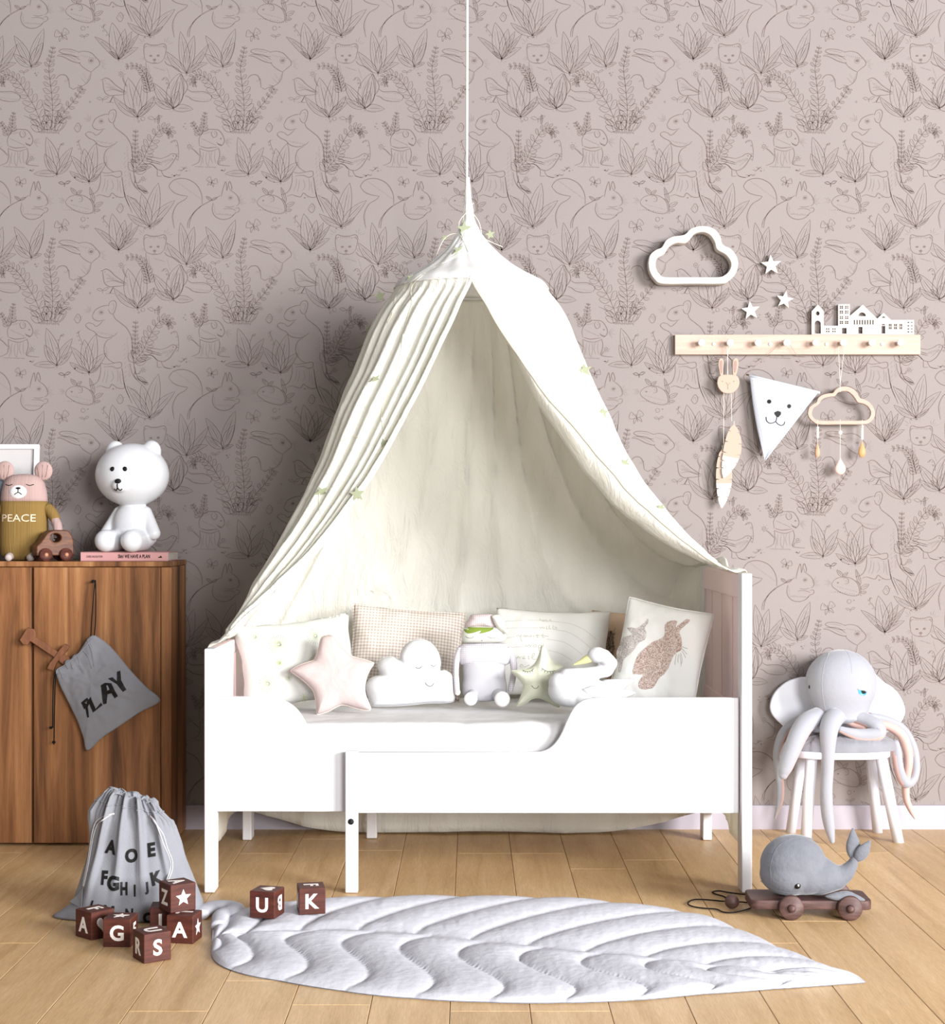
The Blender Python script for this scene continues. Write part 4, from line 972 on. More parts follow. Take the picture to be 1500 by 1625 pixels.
mt = thing('mattress', 'white sheeted mattress inside the bed frame', 'mattress', (0.02, 5.41, 0.331))
bm = bmesh.new(); add_box(bm, (0, 0, 0.094), (1.60, 0.765, 0.188), 0.035, 5)
bmesh.ops.subdivide_edges(bm, edges=[e for e in bm.edges if e.calc_length() > 0.3], cuts=60, use_grid_fill=True)
M_sheet = mat('white_sheet', (212, 212, 214), 0.9, 0.2, var=0.006, bump=(14, 0.5, 4))
sh = bmo('sheet', bm, M_sheet, mt, True)
for v in sh.data.vertices:
    c = v.co
    k = noise.noise(Vector((c.x * 5 + c.z * 9, c.y * 3, c.z * 6))) * 0.010 + noise.noise(Vector((c.x * 16 + c.z * 22, c.y * 9, c.z * 5))) * 0.006
    if c.y < -0.33: c.y -= abs(k) * 1.0
    if c.z > 0.15: c.z += k * (0.35 if c.y > -0.25 else 0.6)

# ------------------------------------------------------------------ canopy
def fabric(name, c_out, transl, bump_s=0.5):
    m, nt, b = base_mat(name, 0.9, 0.1); L = nt.links
    tc = N(nt, 'ShaderNodeTexCoord'); mp = N(nt, 'ShaderNodeMapping'); mp.inputs['Scale'].default_value = (1, 1, 0.35)
    L.new(tc.outputs['Object'], mp.inputs['Vector'])
    n1 = N(nt, 'ShaderNodeTexNoise', Scale=14.0, Detail=6.0, Roughness=0.65, Distortion=1.2); L.new(mp.outputs[0], n1.inputs['Vector'])
    n2 = N(nt, 'ShaderNodeTexVoronoi', Scale=14.0, feature='DISTANCE_TO_EDGE'); L.new(mp.outputs[0], n2.inputs['Vector'])
    ad = N(nt, 'ShaderNodeMath', operation='ADD'); L.new(n1.outputs['Fac'], ad.inputs[0]); ml = N(nt, 'ShaderNodeMath', operation='MULTIPLY'); ml.inputs[1].default_value = 0.35
    L.new(n2.outputs['Distance'], ml.inputs[0]); L.new(ml.outputs[0], ad.inputs[1])
    bp = N(nt, 'ShaderNodeBump', Strength=bump_s, Distance=0.012); L.new(ad.outputs[0], bp.inputs['Height']); L.new(bp.outputs['Normal'], b.inputs['Normal'])
    b.inputs['Base Color'].default_value = lin(c_out)
    tr = N(nt, 'ShaderNodeBsdfTranslucent'); tr.inputs['Color'].default_value = lin(c_out); L.new(bp.outputs['Normal'], tr.inputs['Normal'])
    mx = N(nt, 'ShaderNodeMixShader'); mx.inputs[0].default_value = transl
    L.new(b.outputs[0], mx.inputs[1]); L.new(tr.outputs[0], mx.inputs[2]); L.new(mx.outputs[0], nt.nodes['Material Output'].inputs['Surface'])
    return m
M_can = fabric('canopy_muslin', (243, 243, 236), 0.33, 1.0)
M_cap = fabric('canopy_cap_muslin', (240, 240, 238), 0.15, 0.12)
RC, RR, RZ = Vector((0.0, 5.38, 0)), 0.258, 1.950
can = thing('bed_canopy', 'off-white muslin bed canopy hanging from a cord over the bed', 'canopy', (0.0, 5.38, RZ))
K0 = Vector(can.location)
def ringp(s, r=RR, z=RZ):
    a = 2 * pi * s; return Vector((RC.x - r * sin(a), RC.y - r * cos(a), z))
# key strings: (s, points from ring to the end), world coordinates
def edge(pts): return [W(x, y, d) for x, y, d in pts]
kL0 = [ringp(0.004)] + edge([(723, 500, 5.11), (693, 567, 5.09), (652, 648, 5.07), (612, 722, 5.06), (576, 780, 5.05), (535, 832, 5.04), (492, 884, 5.03), (443, 930, 5.02), (397, 970, 5.01), (352, 1016, 5.00)])
kL1 = [ringp(0.13)] + edge([(622, 505, 5.20), (592, 580, 5.18), (560, 650, 5.16), (528, 730, 5.15), (500, 786, 5.14), (468, 842, 5.12), (436, 892, 5.10), (405, 940, 5.09), (377, 985, 5.08), (352, 1014, 5.07)])
kL2 = [ringp(0.25)] + edge([(603, 505, 5.38), (582, 560, 5.38), (560, 620, 5.38), (530, 700, 5.38), (500, 770, 5.38), (470, 830, 5.38), (441, 884, 5.38), (415, 930, 5.38), (392, 975, 5.38), (374, 1007, 5.38)])
kL3 = [ringp(0.36), Vector((-.255, 5.64, 1.80)), Vector((-.31, 5.70, 1.64)), Vector((-.38, 5.74, 1.48)), Vector((-.46, 5.77, 1.32)), Vector((-.53, 5.79, 1.18)), Vector((-.60, 5.81, 1.06)), Vector((-.67, 5.82, 0.96)), Vector((-.73, 5.83, 0.88)), Vector((-.78, 5.84, 0.81)), Vector((-.81, 5.85, 0.77))]
def back(x1, s): 
    r = ringp(s); return [r] + [Vector((r.x + (x1 - r.x) * (i / 10) ** 1.15, r.y + (5.875 - r.y) * min(1, (i / 10) ** 0.7), r.z + (0.76 - r.z) * i / 10)) for i in range(1, 11)]
kM = [(0.43, back(-.48, .43)), (0.5, back(0.0, .5)), (0.57, back(.50, .57))]
kR3 = [ringp(0.64), Vector((.26, 5.64, 1.80)), Vector((.30, 5.70, 1.66)), Vector((.36, 5.74, 1.53)), Vector((.43, 5.77, 1.41)), Vector((.51, 5.79, 1.30)), Vector((.59, 5.81, 1.20)), Vector((.67, 5.82, 1.12)), Vector((.74, 5.83, 1.06)), Vector((.80, 5.84, 1.02)), Vector((.853, 5.85, 1.0))]
kR2 = [ringp(0.75)] + edge([(893, 500, 5.38), (911, 545, 5.38), (935, 598, 5.38), (958, 652, 5.38), (982, 706, 5.38), (1012, 757, 5.38), (1042, 797, 5.38), (1072, 831, 5.38), (1105, 866, 5.38), (1143, 902, 5.38)])
kR1 = [ringp(0.87)] + edge([(868, 505, 5.2), (890, 560, 5.18), (917, 620, 5.16), (946, 680, 5.15), (976, 735, 5.14), (1010, 783, 5.12), (1043, 822, 5.10), (1078, 855, 5.09), (1118, 884, 5.08), (1152, 903, 5.07)])
kR0 = [ringp(0.996)] + edge([(783, 504, 5.11), (826, 571, 5.09), (864, 625, 5.07), (903, 672, 5.06), (938, 715, 5.05), (971, 752, 5.04), (1010, 795, 5.03), (1058, 838, 5.02), (1110, 878, 5.01), (1164, 907, 5.00)])
# below the contact line the cloth hangs outside the boards / behind the bed
def tailL(p, y): return p + [Vector((-0.836, y, 0.755)), Vector((-0.838, y, 0.60)), Vector((-0.838, y, 0.35)), Vector((-0.836, y, 0.10))]
def tailR(p, y): return p + [Vector((0.880, y, 0.985)), Vector((0.883, y, 0.75)), Vector((0.883, y, 0.40)), Vector((0.880, y, 0.10))]
def tailB(p, x): return p + [Vector((x, 5.885, 0.60)), Vector((x, 5.89, 0.40)), Vector((x, 5.89, 0.20)), Vector((x, 5.885, 0.012))]
keys = [(0.0, tailL(kL0, 5.04)), (0.13, tailL(kL1, 5.10)), (0.25, tailL(kL2, 5.38)), (0.345, tailL(kL3, 5.82))]
keys += [(s, tailB(k_, k_[-1].x * 1.05)) for s, k_ in kM]
keys += [(0.655, tailR(kR3, 5.82)), (0.75, tailR(kR2, 5.38)), (0.87, tailR(kR1, 5.10)), (1.0, tailR(kR0, 5.04))]
NT = 110; NS = 430
tabs = [(s, cat(p, NT)) for s, p in keys]
def surf(s, j):
    for i in range(len(tabs) - 1):
        if s <= tabs[i + 1][0] + 1e-9: break
    a0, p0 = tabs[i]; a1, p1 = tabs[i + 1]
    f = (s - a0) / (a1 - a0)
    A = tabs[i - 1] if i > 0 else tabs[i]; Bq = tabs[i + 2] if i + 2 < len(tabs) else tabs[i + 1]
    m0 = (p1[j] - A[1][j]) / max(1e-6, (a1 - A[0])) * (a1 - a0) if i > 0 else (p1[j] - p0[j])
    m1 = (Bq[1][j] - p0[j]) / max(1e-6, (Bq[0] - a0)) * (a1 - a0) if i + 2 < len(tabs) else (p1[j] - p0[j])
    if abs(s - 0.5) > 0.16 or True:
        h = (2 * f ** 3 - 3 * f * f + 1) * p0[j] + (f ** 3 - 2 * f * f + f) * m0 + (-2 * f ** 3 + 3 * f * f) * p1[j] + (f ** 3 - f * f) * m1
    if j < 6:                                            # close to the ring stay on the circle
        c_ = ringp(s); w_ = (1 - j / 6) ** 2; h = h.lerp(Vector((c_.x, c_.y, h.z)), w_)
    return h
G = [[surf(i / NS, j) for i in range(NS + 1)] for j in range(NT + 1)]
V = []
for j in range(NT + 1):
    t = j / NT
    for i in range(NS + 1):
        s = i / NS; p = G[j][i]
        ds = G[j][min(i + 1, NS)] - G[j][max(i - 1, 0)]; dt = G[min(j + 1, NT)][i] - G[max(j - 1, 0)][i]
        nn = ds.cross(dt); nn = nn.normalized() if nn.length > 1e-9 else Vector((0, 0, 0))
        tc_ = t / 0.71                                    # 1 where the cloth meets the bed
        lft = 1.0 if s < 0.3 else max(0.0, 1 - (s - 0.3) * 14)
        rgt = 0.45 if s > 0.7 else 0.0
        mid = 1.0 - min(1, lft + rgt)
        env = min(1, t * 9) * (1 if tc_ < .75 else max(0.25, 1 - (tc_ - .75) * 2.4))
        ph = 2.2 * noise.noise(Vector((s * 9, t * 1.2, 0)))
        fold = (sin(2 * pi * 40 * s + ph * 2) * .65 + .5 * sin(2 * pi * 21 * s + ph * 3 + 1)) * 0.0165 * env * (lft + rgt * .5)
        fold += (abs(sin(pi * 19 * s + ph * 2.5)) ** 0.5 * 2 - 1.2) * 0.017 * min(1, t * 5) * mid * (1 if tc_ < 1 else 0.5)
        fold += sin(2 * pi * 52 * s) * 0.004 * max(0, 1 - t * 5) * min(1, t * 30)
        cr = noise.noise(Vector((p.x * 11, p.y * 11, p.z * 5))) * 0.007 + noise.noise(Vector((p.x * 34, p.y * 34, p.z * 18))) * 0.0028
        cr *= min(1, t * 6) * (0.8 if tc_ < 1 else 0.6)
        d = (fold + cr) * (0.3 if (tc_ > 0.97 and (s < .36 or s > .64)) else 1)
        if p.y + nn.y * d > 5.955: d = 0
        V.append(p + nn * d - K0)
Fs = []
for j in range(NT):
    for i in range(NS): Fs.append((j * (NS + 1) + i, j * (NS + 1) + i + 1, (j + 1) * (NS + 1) + i + 1, (j + 1) * (NS + 1) + i))
drape = mesh('drape', V, Fs, M_can, can, True)
md = drape.modifiers.new('s', 'SOLIDIFY'); md.thickness = 0.0014; md.offset = 0
def row(i, j0, j1): return [Vector(V[j * (NS + 1) + i]) for j in range(j0, j1)]
tube('hem', row(0, 0, 78), 0.0055, M_can, can, 8); tube('hem', row(NS, 0, 78), 0.0035, mat('hem_piping', (196, 194, 176), 0.9), can, 8)
# folded-in lining of the right front edge
ed = row(NS, 14, 76); LV, LF = [], []
for i, p in enumerate(ed):
    u = i / (len(ed) - 1); wdt = 0.062 * sin(pi * u ** 1.1) ** 0.8 + 0.004
    t_ = (ed[min(i + 1, len(ed) - 1)] - ed[max(i - 1, 0)]).normalized(); dn = Vector((-abs(t_.z), 0.25, -abs(t_.x))).normalized()
    for k in range(7):
        f = k / 6; LV.append(p + dn * wdt * f + Vector((0, -0.012 * sin(pi * f) + 0.03 * f, 0)) + Vector((0, 0, 0.002 * noise.noise(Vector((u * 20, f * 3, 1))))))
for i in range(len(ed) - 1):
    for k in range(6): LF.append((i * 7 + k, i * 7 + k + 1, (i + 1) * 7 + k + 1, (i + 1) * 7 + k))
ln = mesh('turned_lining', LV, LF, M_can, can, True); md = ln.modifiers.new('s', 'SOLIDIFY'); md.thickness = 0.0014
# cap: concave cone with faint pleats, stitched hem ring, top sleeve
capp = [(0.0075, 2.300), (0.009, 2.26), (0.014, 2.215), (0.019, 2.185), (0.030, 2.155), (0.046, 2.125), (0.068, 2.095), (0.100, 2.062), (0.138, 2.030), (0.178, 2.003), (0.215, 1.984), (0.245, 1.966), (RR + 0.003, 1.944)]
pr = cat([(a, b_, 0) for a, b_ in capp], 48); V, Fs = [], []; n = 120
for j, q in enumerate(pr):
    for i in range(n):
        a = 2 * pi * i / n
        r = q.x * (1 + 0.018 * sin(a * 20 + 2 * noise.noise(Vector((q.y * 9, a, 0)))) * min(1, j / 20) * (1 - (j / 48) ** 6)) + 0.0035 * noise.noise(Vector((cos(a) * 4, sin(a) * 4, q.y * 30))) * min(1, j / 8)
        r += (0.0012 * sin(a * 60) if j > 44 else 0)
        V.append(Vector((r * cos(a) - 0.012 * (1 - j / 48) , r * sin(a), q.y - RZ + (0.0016 * sin(a * 45) if j == 48 else 0))))
for j in range(48):
    for i in range(n): Fs.append((j * n + i, j * n + (i + 1) % n, (j + 1) * n + (i + 1) % n, (j + 1) * n + i))
cap_ = mesh('cap', V, Fs, M_cap, can, True); md = cap_.modifiers.new('s', 'SOLIDIFY'); md.thickness = 0.0016
tube('ring', [Vector(((RR - 0.006) * cos(a), (RR - 0.006) * sin(a), 0)) for a in [2 * pi * i / 64 for i in range(65)]], 0.004, M_white, can, 8)
M_rope = mat('white_rope', (226, 232, 222), 0.8, 0.2)
rp = tube('cord', [Vector((-0.012 - 0.003, 0, 2.285 - RZ)), Vector((-0.014, 0, 2.7 - RZ)), Vector((-0.013, 0, 3.3 - RZ))], 0.0042, M_rope, can, 10, 8)
lathe('cord_sleeve', [(0.006, 0), (0.0085, 0.002), (0.0078, 0.03), (0.006, 0.034)], M_rope, can, 16, T(-0.0125, 0, 2.292 - RZ))

# garland of little stars on the canopy
M_fstar = mat('sage_felt', (150, 157, 130), 0.9, 0.2, var=0.03); M_cr = mat('garland_string', (236, 234, 212), 0.9, 0.2)
gar = thing('star_garland', 'thin string garland of small sage stars draped over the canopy', 'garland', tuple(K0))
bvh1 = bvh_of(drape); bvh2 = bvh_of(cap_)
def castc(px, py, eps=0.004):
    o_ = Vector((0, 0, CH)) - K0; d = (W(px, py, 5.0) - Vector((0, 0, CH))).normalized()
    hs = [h for h in (bvh1.ray_cast(o_, d), bvh2.ray_cast(o_, d)) if h[0] is not None]
    if not hs: return W(px, py, 5.36) - K0
    h = min(hs, key=lambda x: x[3]); return h[0] - d * eps
for s_ in ([(752, 322), (742, 335), (728, 355), (735, 380), (722, 392), (735, 402), (715, 412), (690, 424), (668, 436), (648, 450), (632, 462), (626, 478), (622, 500), (615, 512)],
           [(738, 398), (700, 418), (672, 436), (655, 452), (652, 466), (654, 480), (648, 500), (640, 530), (636, 560), (628, 590), (618, 622), (606, 652), (608, 680), (614, 700)],
           [(744, 400), (728, 372), (706, 378), (690, 410), (678, 426)],
           [(614, 700), (606, 712), (598, 722)], [(575, 695), (556, 692), (544, 700)], [(540, 770), (522, 776), (508, 782), (506, 800), (509, 816)], [(566, 790), (556, 796)], [(452, 900), (440, 904), (434, 908)], [(498, 834), (503, 828)],
           [(920, 575), (926, 592), (938, 600)], [(948, 640), (955, 652), (962, 668), (974, 672)], [(985, 728), (998, 737)], [(1040, 800), (1052, 808)], [(752, 340), (760, 352), (764, 366), (768, 378), (798, 392)]):
    tube('string', [castc(*q) for q in cv(s_, len(s_) * 3)], 0.0011, M_cr, gar, 5)
for px, py, r, ang, tilt in ((603, 470, 10, .2, 0), (651, 441, 7, .5, .9), (705, 378, 7, .3, .9), (737, 363, 12, 0, .3), (727, 398, 12, .4, 1.1), (587, 521, 8, .9, 1.0), (595, 602, 10, .3, 1.0), (609, 703, 8, .2, .3), (510, 781, 12, .3, .7), (567, 784, 12, .1, .1), (928, 588, 12, .2, .4), (957, 655, 9, .0, .3), (991, 735, 10, .5, .7), (1048, 806, 9, .6, .8), (778, 372, 8, .2, .3)):
    c = castc(px, py, 0.006); k = (c.y + K0.y) / F
    st = curve2d('star', [star_pts(r * k * 1.05, 0.45, 5, pi / 2 + ang)], 0.002, 0.0003, M_fstar, gar)
    st.matrix_basis = T(*c) @ Matrix.Rotation(tilt, 4, 'X') @ Matrix.Rotation(tilt * .5, 4, 'Z')

# ------------------------------------------------------------------ pillows and soft toys on the bed
ZT = 0.520
def P_at(name, label, px, y, rot=(0, 0, 0), z=ZT + 0.016, catg='pillow', group=None):
    return thing(name, label, catg, ((px - CX) * y / F, y, z), rot, group)
def check_mat(name, c1, c2, n, rough=0.9):
    m, nt, b = base_mat(name, rough, 0.15); L = nt.links
    tc = N(nt, 'ShaderNodeTexCoord'); sp = N(nt, 'ShaderNodeSeparateXYZ'); L.new(tc.outputs['Object'], sp.inputs[0])
    outs = []
    for ax in ('X', 'Z'):
        ml = N(nt, 'ShaderNodeMath', operation='MULTIPLY'); ml.inputs[1].default_value = n; L.new(sp.outputs[ax], ml.inputs[0])
        fr = N(nt, 'ShaderNodeMath', operation='FRACT'); L.new(ml.outputs[0], fr.inputs[0])
        gt = N(nt, 'ShaderNodeMath', operation='GREATER_THAN'); gt.inputs[1].default_value = 0.5; L.new(fr.outputs[0], gt.inputs[0]); outs.append(gt.outputs[0])
    ad = N(nt, 'ShaderNodeMath', operation='ADD'); L.new(outs[0], ad.inputs[0]); L.new(outs[1], ad.inputs[1])
    dv = N(nt, 'ShaderNodeMath', operation='MULTIPLY'); dv.inputs[1].default_value = 0.5; L.new(ad.outputs[0], dv.inputs[0])
    mx = N(nt, 'ShaderNodeMix', data_type='RGBA'); mx.inputs[6].default_value = lin(c1); mx.inputs[7].default_value = lin(c2); L.new(dv.outputs[0], mx.inputs[0])
    L.new(mx.outputs[2], b.inputs['Base Color'])
    nz = N(nt, 'ShaderNodeTexNoise', Scale=60.0); bp = N(nt, 'ShaderNodeBump', Strength=0.4, Distance=0.004); L.new(tc.outputs['Object'], nz.inputs['Vector']); L.new(nz.outputs['Fac'], bp.inputs['Height']); L.new(bp.outputs[0], b.inputs['Normal'])
    return m
M_check = check_mat('beige_gingham', (218, 212, 206), (174, 160, 150), 88)
M_pillow = mat('white_pillow', (228, 229, 226), 0.9, 0.2, var=0.01, bump=(20, 0.35, 4))
M_thread = mat('grey_thread', (120, 120, 116), 0.9); M_gold = mat('sage_thread', (176, 186, 150), 0.9); M_green = mat('lime_print', (150, 176, 60), 0.9)
def ring_seam(o, parent, w_, h_, m, r=0.003, pinch=0.06):
    pts = []
    for k in range(65):
        a = k / 64 * 4; sd = int(a) % 4; f = -1 + 2 * (a - int(a))
        u, v = ((f, -1), (1, f), (-f, 1), (-1, -f))[sd]
        pts.append(Vector((u * w_ / 2 * (1 - pinch * (1 - v * v) ** 1.5 * abs(u) ** 2), 0, v * h_ / 2 * (1 - pinch * (1 - u * u) ** 1.5 * abs(v) ** 2) + h_ / 2)))
    return tube('piping', pts, r, m, parent, 6)
# large white pillow with fireworks pattern, left
pl1 = P_at('pillow', 'large white pillow with fine green starburst print at the footboard', 482, 5.37, (-0.30, -0.10, 0.28), ZT + 0.024)
c1 = cushion('cover', 0.40, 0.29, 0.13, mat('starburst_cotton', (198, 200, 196), 0.9, 0.2, bump=(20, 0.35, 4)), pl1, seed=2, wr=0.006)
bp1 = bvh_of(c1); rr = random.Random(8)
ins = [(PL(pl1, 442, 1024, -.05), 0.034, 26, M_gold), (PL(pl1, 443, 1053, -.05), 0.014, 12, M_green), (PL(pl1, 484, 1105, -.05), 0.013, 10, M_green), (PL(pl1, 458, 1076, -.05), 0.013, 12, M_gold), (PL(pl1, 472, 1122, -.05), 0.012, 10, M_green), (PL(pl1, 500, 1010, -.05), 0.03, 22, M_gold), (PL(pl1, 425, 1085, -.05), 0.03, 22, M_gold), (PL(pl1, 500, 1050, -.05), 0.02, 16, M_gold), (PL(pl1, 405, 1010, -.05), 0.02, 16, M_gold)]
for (cx_, cz_), r, n, m in ins:
    tubes('starburst_print', [(on_surface(bp1, [(cx_ + r * .12 * cos(a), cz_ + r * .12 * sin(a)), (cx_ + r * cos(a), cz_ + r * sin(a))], eps=0.0004, n=3), 0.0006) for a in [2 * pi * k / n for k in range(n)]], m, pl1, 4)
fr = []
for k in range(80):
    f = k / 79; fr.append(Vector((-0.19 + 0.38 * f, -0.004 + 0.006 * sin(k * 1.3), 0.285 + 0.006 * sin(k * 2.1) - 0.015 * sin(pi * f))))
tube('frill', fr, 0.006, mat('cream_frill', (232, 224, 216), 0.9), pl1, 8)
# gingham pillow
pl2 = P_at('pillow', 'beige gingham pillow behind the white cloud cushion', 638, 5.63, (-0.30, 0.09, 0.05))
cushion('cover', 0.405, 0.325, 0.12, M_check, pl2, seed=5, wr=0.006); ring_seam(None, pl2, 0.405, 0.325, M_check, 0.0035)
# cushion with handwriting
pl3 = P_at('pillow', 'white rectangular pillow with pale handwriting and arcs, behind swan', 874, 5.64, (-0.22, 0.03, -0.05))
c3 = cushion('cover', 0.41, 0.315, 0.10, M_pillow, pl3, seed=9, wr=0.004); b3_ = bvh_of(c3)
def z75(o, s, yl=-0.04): return PLs(o, s, 780, 950, 7.5, yl)
M_pale = mat('pale_sage_print', (178, 180, 158), 0.9); M_arc = mat('pale_grey_print', (196, 194, 188), 0.9)
arcs = ['160,262 500,255 900,290 1100,370 1250,480', '170,348 560,350', '770,375 900,400 1050,480 1180,590', '190,465 300,450', '660,485 850,520 960,580 1080,670', '230,580 420,572', '680,620 820,660 960,740']
tubes('arc_print', [(on_surface(b3_, z75(pl3, s), eps=0.0002, n=14), 0.0007) for s in arcs], M_arc, pl3, 5)
wr_ = ['570,245 580,238 590,256 600,262', '618,250 605,262 625,268 635,250 640,266', '655,240 655,266 672,268', '690,262 700,244 712,268 725,270',
       '575,340 590,358 605,338 620,358 635,345', '660,330 655,360 675,362', '690,318 688,360 712,362', '735,320 732,365 770,362 775,345 750,340', 
       '300,450 320,430 335,455 360,430 345,470 365,515', '375,455 390,435 400,458 385,460', '410,435 415,458 430,440 440,458', '450,440 460,458 475,440 480,460', '500,440 505,462', '545,425 545,462 560,465', '525,442 575,440', '610,420 610,462 630,466', '590,440 680,455',
       '410,555 430,575 450,550 465,578 480,552', '500,565 520,550 535,572 512,580 500,565', '555,560 565,600 575,640', '560,562 590,555 590,585 565,590', '620,560 618,545 632,575',
       '290,690 305,715 320,688 335,715 350,690', '365,700 390,685 400,700 370,715 410,718', '430,690 450,690 440,720 460,715', '480,715 510,680 515,650 490,670 485,720 540,725']
tubes('handwriting', [(on_surface(b3_, z75(pl3, s), eps=0.0002, n=10), 0.0008) for s in wr_], M_pale, pl3, 5)
# tan pillow and rabbit pillow
pl4 = P_at('pillow', 'tan pillow with brown furry patch, mostly hidden behind rabbit pillow', 992, 5.74, (-0.15, 0.03, -0.1))
c4 = cushion('cover', 0.26, 0.30, 0.08, mat('tan_linen', (196, 172, 150), 0.9, 0.2, bump=(80, 0.3, 2)), pl4, seed=12)
b4_ = bvh_of(c4)
fur = []
for k in range(260):
    q = PL(pl4, 955 + 20 * rr.random() ** .8, 1002 + 40 * rr.random(), -.03); h = hit(b4_, (q[0], 0, q[1]))
    if h: fur.append(([h, h + Vector((rr.uniform(-.004, .006), -0.006, rr.uniform(-.002, .012)))], 0.0007))
tubes('fur_patch', fur, mat('brown_fur', (104, 86, 68), 0.9), pl4, 3)
pl5 = P_at('pillow', 'white square pillow printed with two rabbits leaning on the headboard', 1030, 5.28, (-0.20, 0.19, -0.28), ZT + 0.02)
c5 = cushion('cover', 0.29, 0.35, 0.11, M_pillow, pl5, seed=15, wr=0.005, pinch=0.04); b5_ = bvh_of(c5)
def rab(name, s, m):
    P = PLs(pl5, s, 930, 930, 6.0, -0.045); P = smooth_loop(P, 90)
    V_, F_ = fill2(P, 0.012); return print_on(name, b5_, V_, F_, m, pl5, 0.0009)
def speck(name, c1, c2):
    m, nt, b = base_mat(name, 0.9, 0.1); L = nt.links
    tc = N(nt, 'ShaderNodeTexCoord'); v = N(nt, 'ShaderNodeTexNoise', Scale=170.0, Detail=2.0, Distortion=2.5); L.new(tc.outputs['Object'], v.inputs['Vector'])
    cr = N(nt, 'ShaderNodeValToRGB'); cr.color_ramp.elements[0].position = 0.44; cr.color_ramp.elements[1].position = 0.56; cr.color_ramp.elements[0].color = lin(c1); cr.color_ramp.elements[1].color = lin(c2)
    L.new(v.outputs['Fac'], cr.inputs['Fac']); L.new(cr.outputs[0], b.inputs['Base Color']); return m
rab('rabbit_print', '750,400 762,352 818,326 866,330 862,362 856,392 880,372 925,335 955,312 985,316 980,340 945,375 893,432 912,500 916,560 912,610 870,636 832,678 792,775 750,840 700,882 645,966 600,978 556,986 505,965 508,905 545,852 500,842 447,834 462,745 500,655 555,600 592,572 640,535 690,515 740,488 752,450', speck('rabbit_brown', (150, 124, 114), (214, 200, 192)))
rab('rabbit_print', '380,392 430,390 480,402 520,380 556,350 592,308 592,352 562,400 578,450 566,512 500,550 442,632 362,690 345,740 330,812 302,812 308,740 285,680 276,620 300,560 332,490 362,478 400,470 440,462 420,432', speck('rabbit_grey', (160, 154, 152), (216, 210, 206)))
tubes('whisker_print', [(on_surface(b5_, PLs(pl5, s, 930, 930, 6.0, -.045), eps=0.0002, n=4), 0.0006) for s in ('865,650 855,700 848,752', '885,650 878,700 880,730', '895,655 905,710 908,765', '905,640 918,700 912,740', '915,620 940,660 950,685', '918,600 945,630 962,650', '918,580 945,590 970,595')], M_thread, pl5, 4)
ring_seam(None, pl5, 0.29, 0.35, M_pillow, 0.0025, 0.04)
# blush star cushion
st1 = P_at('star_cushion', 'blush pink star-shaped cushion leaning on the starburst pillow', 530, 5.26, (-0.18, 0, 0.05), ZT + 0.004, 'cushion')
def z65(o, s, yl=0.0): return PLs(o, s, 370, 940, 6.522, yl)
M_blush = mat('blush_linen', (192, 178, 176), 0.9, 0.2, var=0.01, bump=(200, 0.12, 2))
so = z65(st1, '985,440 1030,448 1080,510 1150,590 1230,660 1330,690 1440,725 1450,745 1400,830 1365,950 1370,1060 1420,1190 1395,1222 1280,1200 1150,1165 1080,1180 990,1230 885,1262 868,1240 860,1140 835,1030 780,960 700,890 610,825 612,800 700,750 820,710 850,680 880,600 905,500 930,455')
cs1 = puff('cover', so, 0.030, M_blush, st1, p=4.5, n=140, wr=0.004, seed=3)
tube('piping', [Vector((a, 0, b_)) for a, b_ in smooth_loop(so, 140)] + [Vector((so[0][0], 0, so[0][1]))], 0.0022, mat('blush_piping', (214, 196, 186), 0.9), st1, 6)
# cloud cushion
cc = P_at('cloud_cushion', 'white cloud-shaped cushion with sleeping face before gingham pillow', 652, 5.42, (-0.10, 0, 0), ZT + 0.004, 'cushion')
def z81(o, s, yl=0.0): return PLs(o, s, 560, 940, 8.124, yl)
co = z81(cc, '250,1465 220,1400 180,1270 180,1180 230,1110 300,1080 355,1060 320,960 350,880 420,840 510,828 600,862 625,760 690,670 780,615 880,605 980,635 1060,710 1110,800 1130,900 1125,1010 1180,1005 1250,1040 1290,1100 1300,1250 1310,1380 1270,1415 1150,1425 950,1430 700,1455 450,1468')
ccm = puff('cover', co, 0.042, M_whitecotton, cc, p=4.0, n=150, wr=0.002, seed=6); bcc = bvh_of(ccm)
for nm, s in (('closed_eye', '810,965 835,978 865,976 890,952'), ('closed_eye', '1005,932 1025,948 1050,952 1068,935'), ('mouth', '935,1165 955,1195 990,1212 1025,1200 1045,1168')):
    tubes(nm, [(on_surface(bcc, z81(cc, s, -.05), eps=0.0003, n=10), 0.0014)], M_thread, cc)
tube('piping', [Vector((a, 0, b_)) for a, b_ in smooth_loop(co, 140)] + [Vector((co[0][0], 0, co[0][1]))], 0.0014, M_whitecotton, cc, 5)
# doll
dl = P_at('rag_doll', 'sleeping rag doll with green fringe and gingham hood, grey body', 768, 5.44, (-0.06, 0, 0), ZT + 0.003, 'soft toy')
def zd(x, z, y=0.0): return p3(dl, 700 + x / 9.025, 960 + z / 9.025, y)
kd = 5.44 / F / 9.025
M_dwhite = mat('doll_face', (214, 215, 206), 0.9); M_dgrey = mat('doll_grey_jersey', (184, 184, 190), 0.9, bump=(300, 0.15, 2)); M_dchk = check_mat('doll_gingham', (212, 210, 214), (184, 180, 190), 150); M_hood = check_mat('hood_gingham', (214, 202, 203), (184, 168, 172), 150)
def zdl(s): return [(zd(*map(float, a.split(','))).x, zd(*map(float, a.split(','))).z) for a in s.split()]
body_o = smooth_loop(zdl('330,560 300,640 310,900 318,1050 300,1160 330,1300 450,1370 620,1385 800,1360 920,1280 945,1180 925,1050 915,900 930,640 900,560 620,545'), 60)
bo = puff('body', body_o, 0.038, M_dgrey, dl, p=2.4, n=100, nr=12)
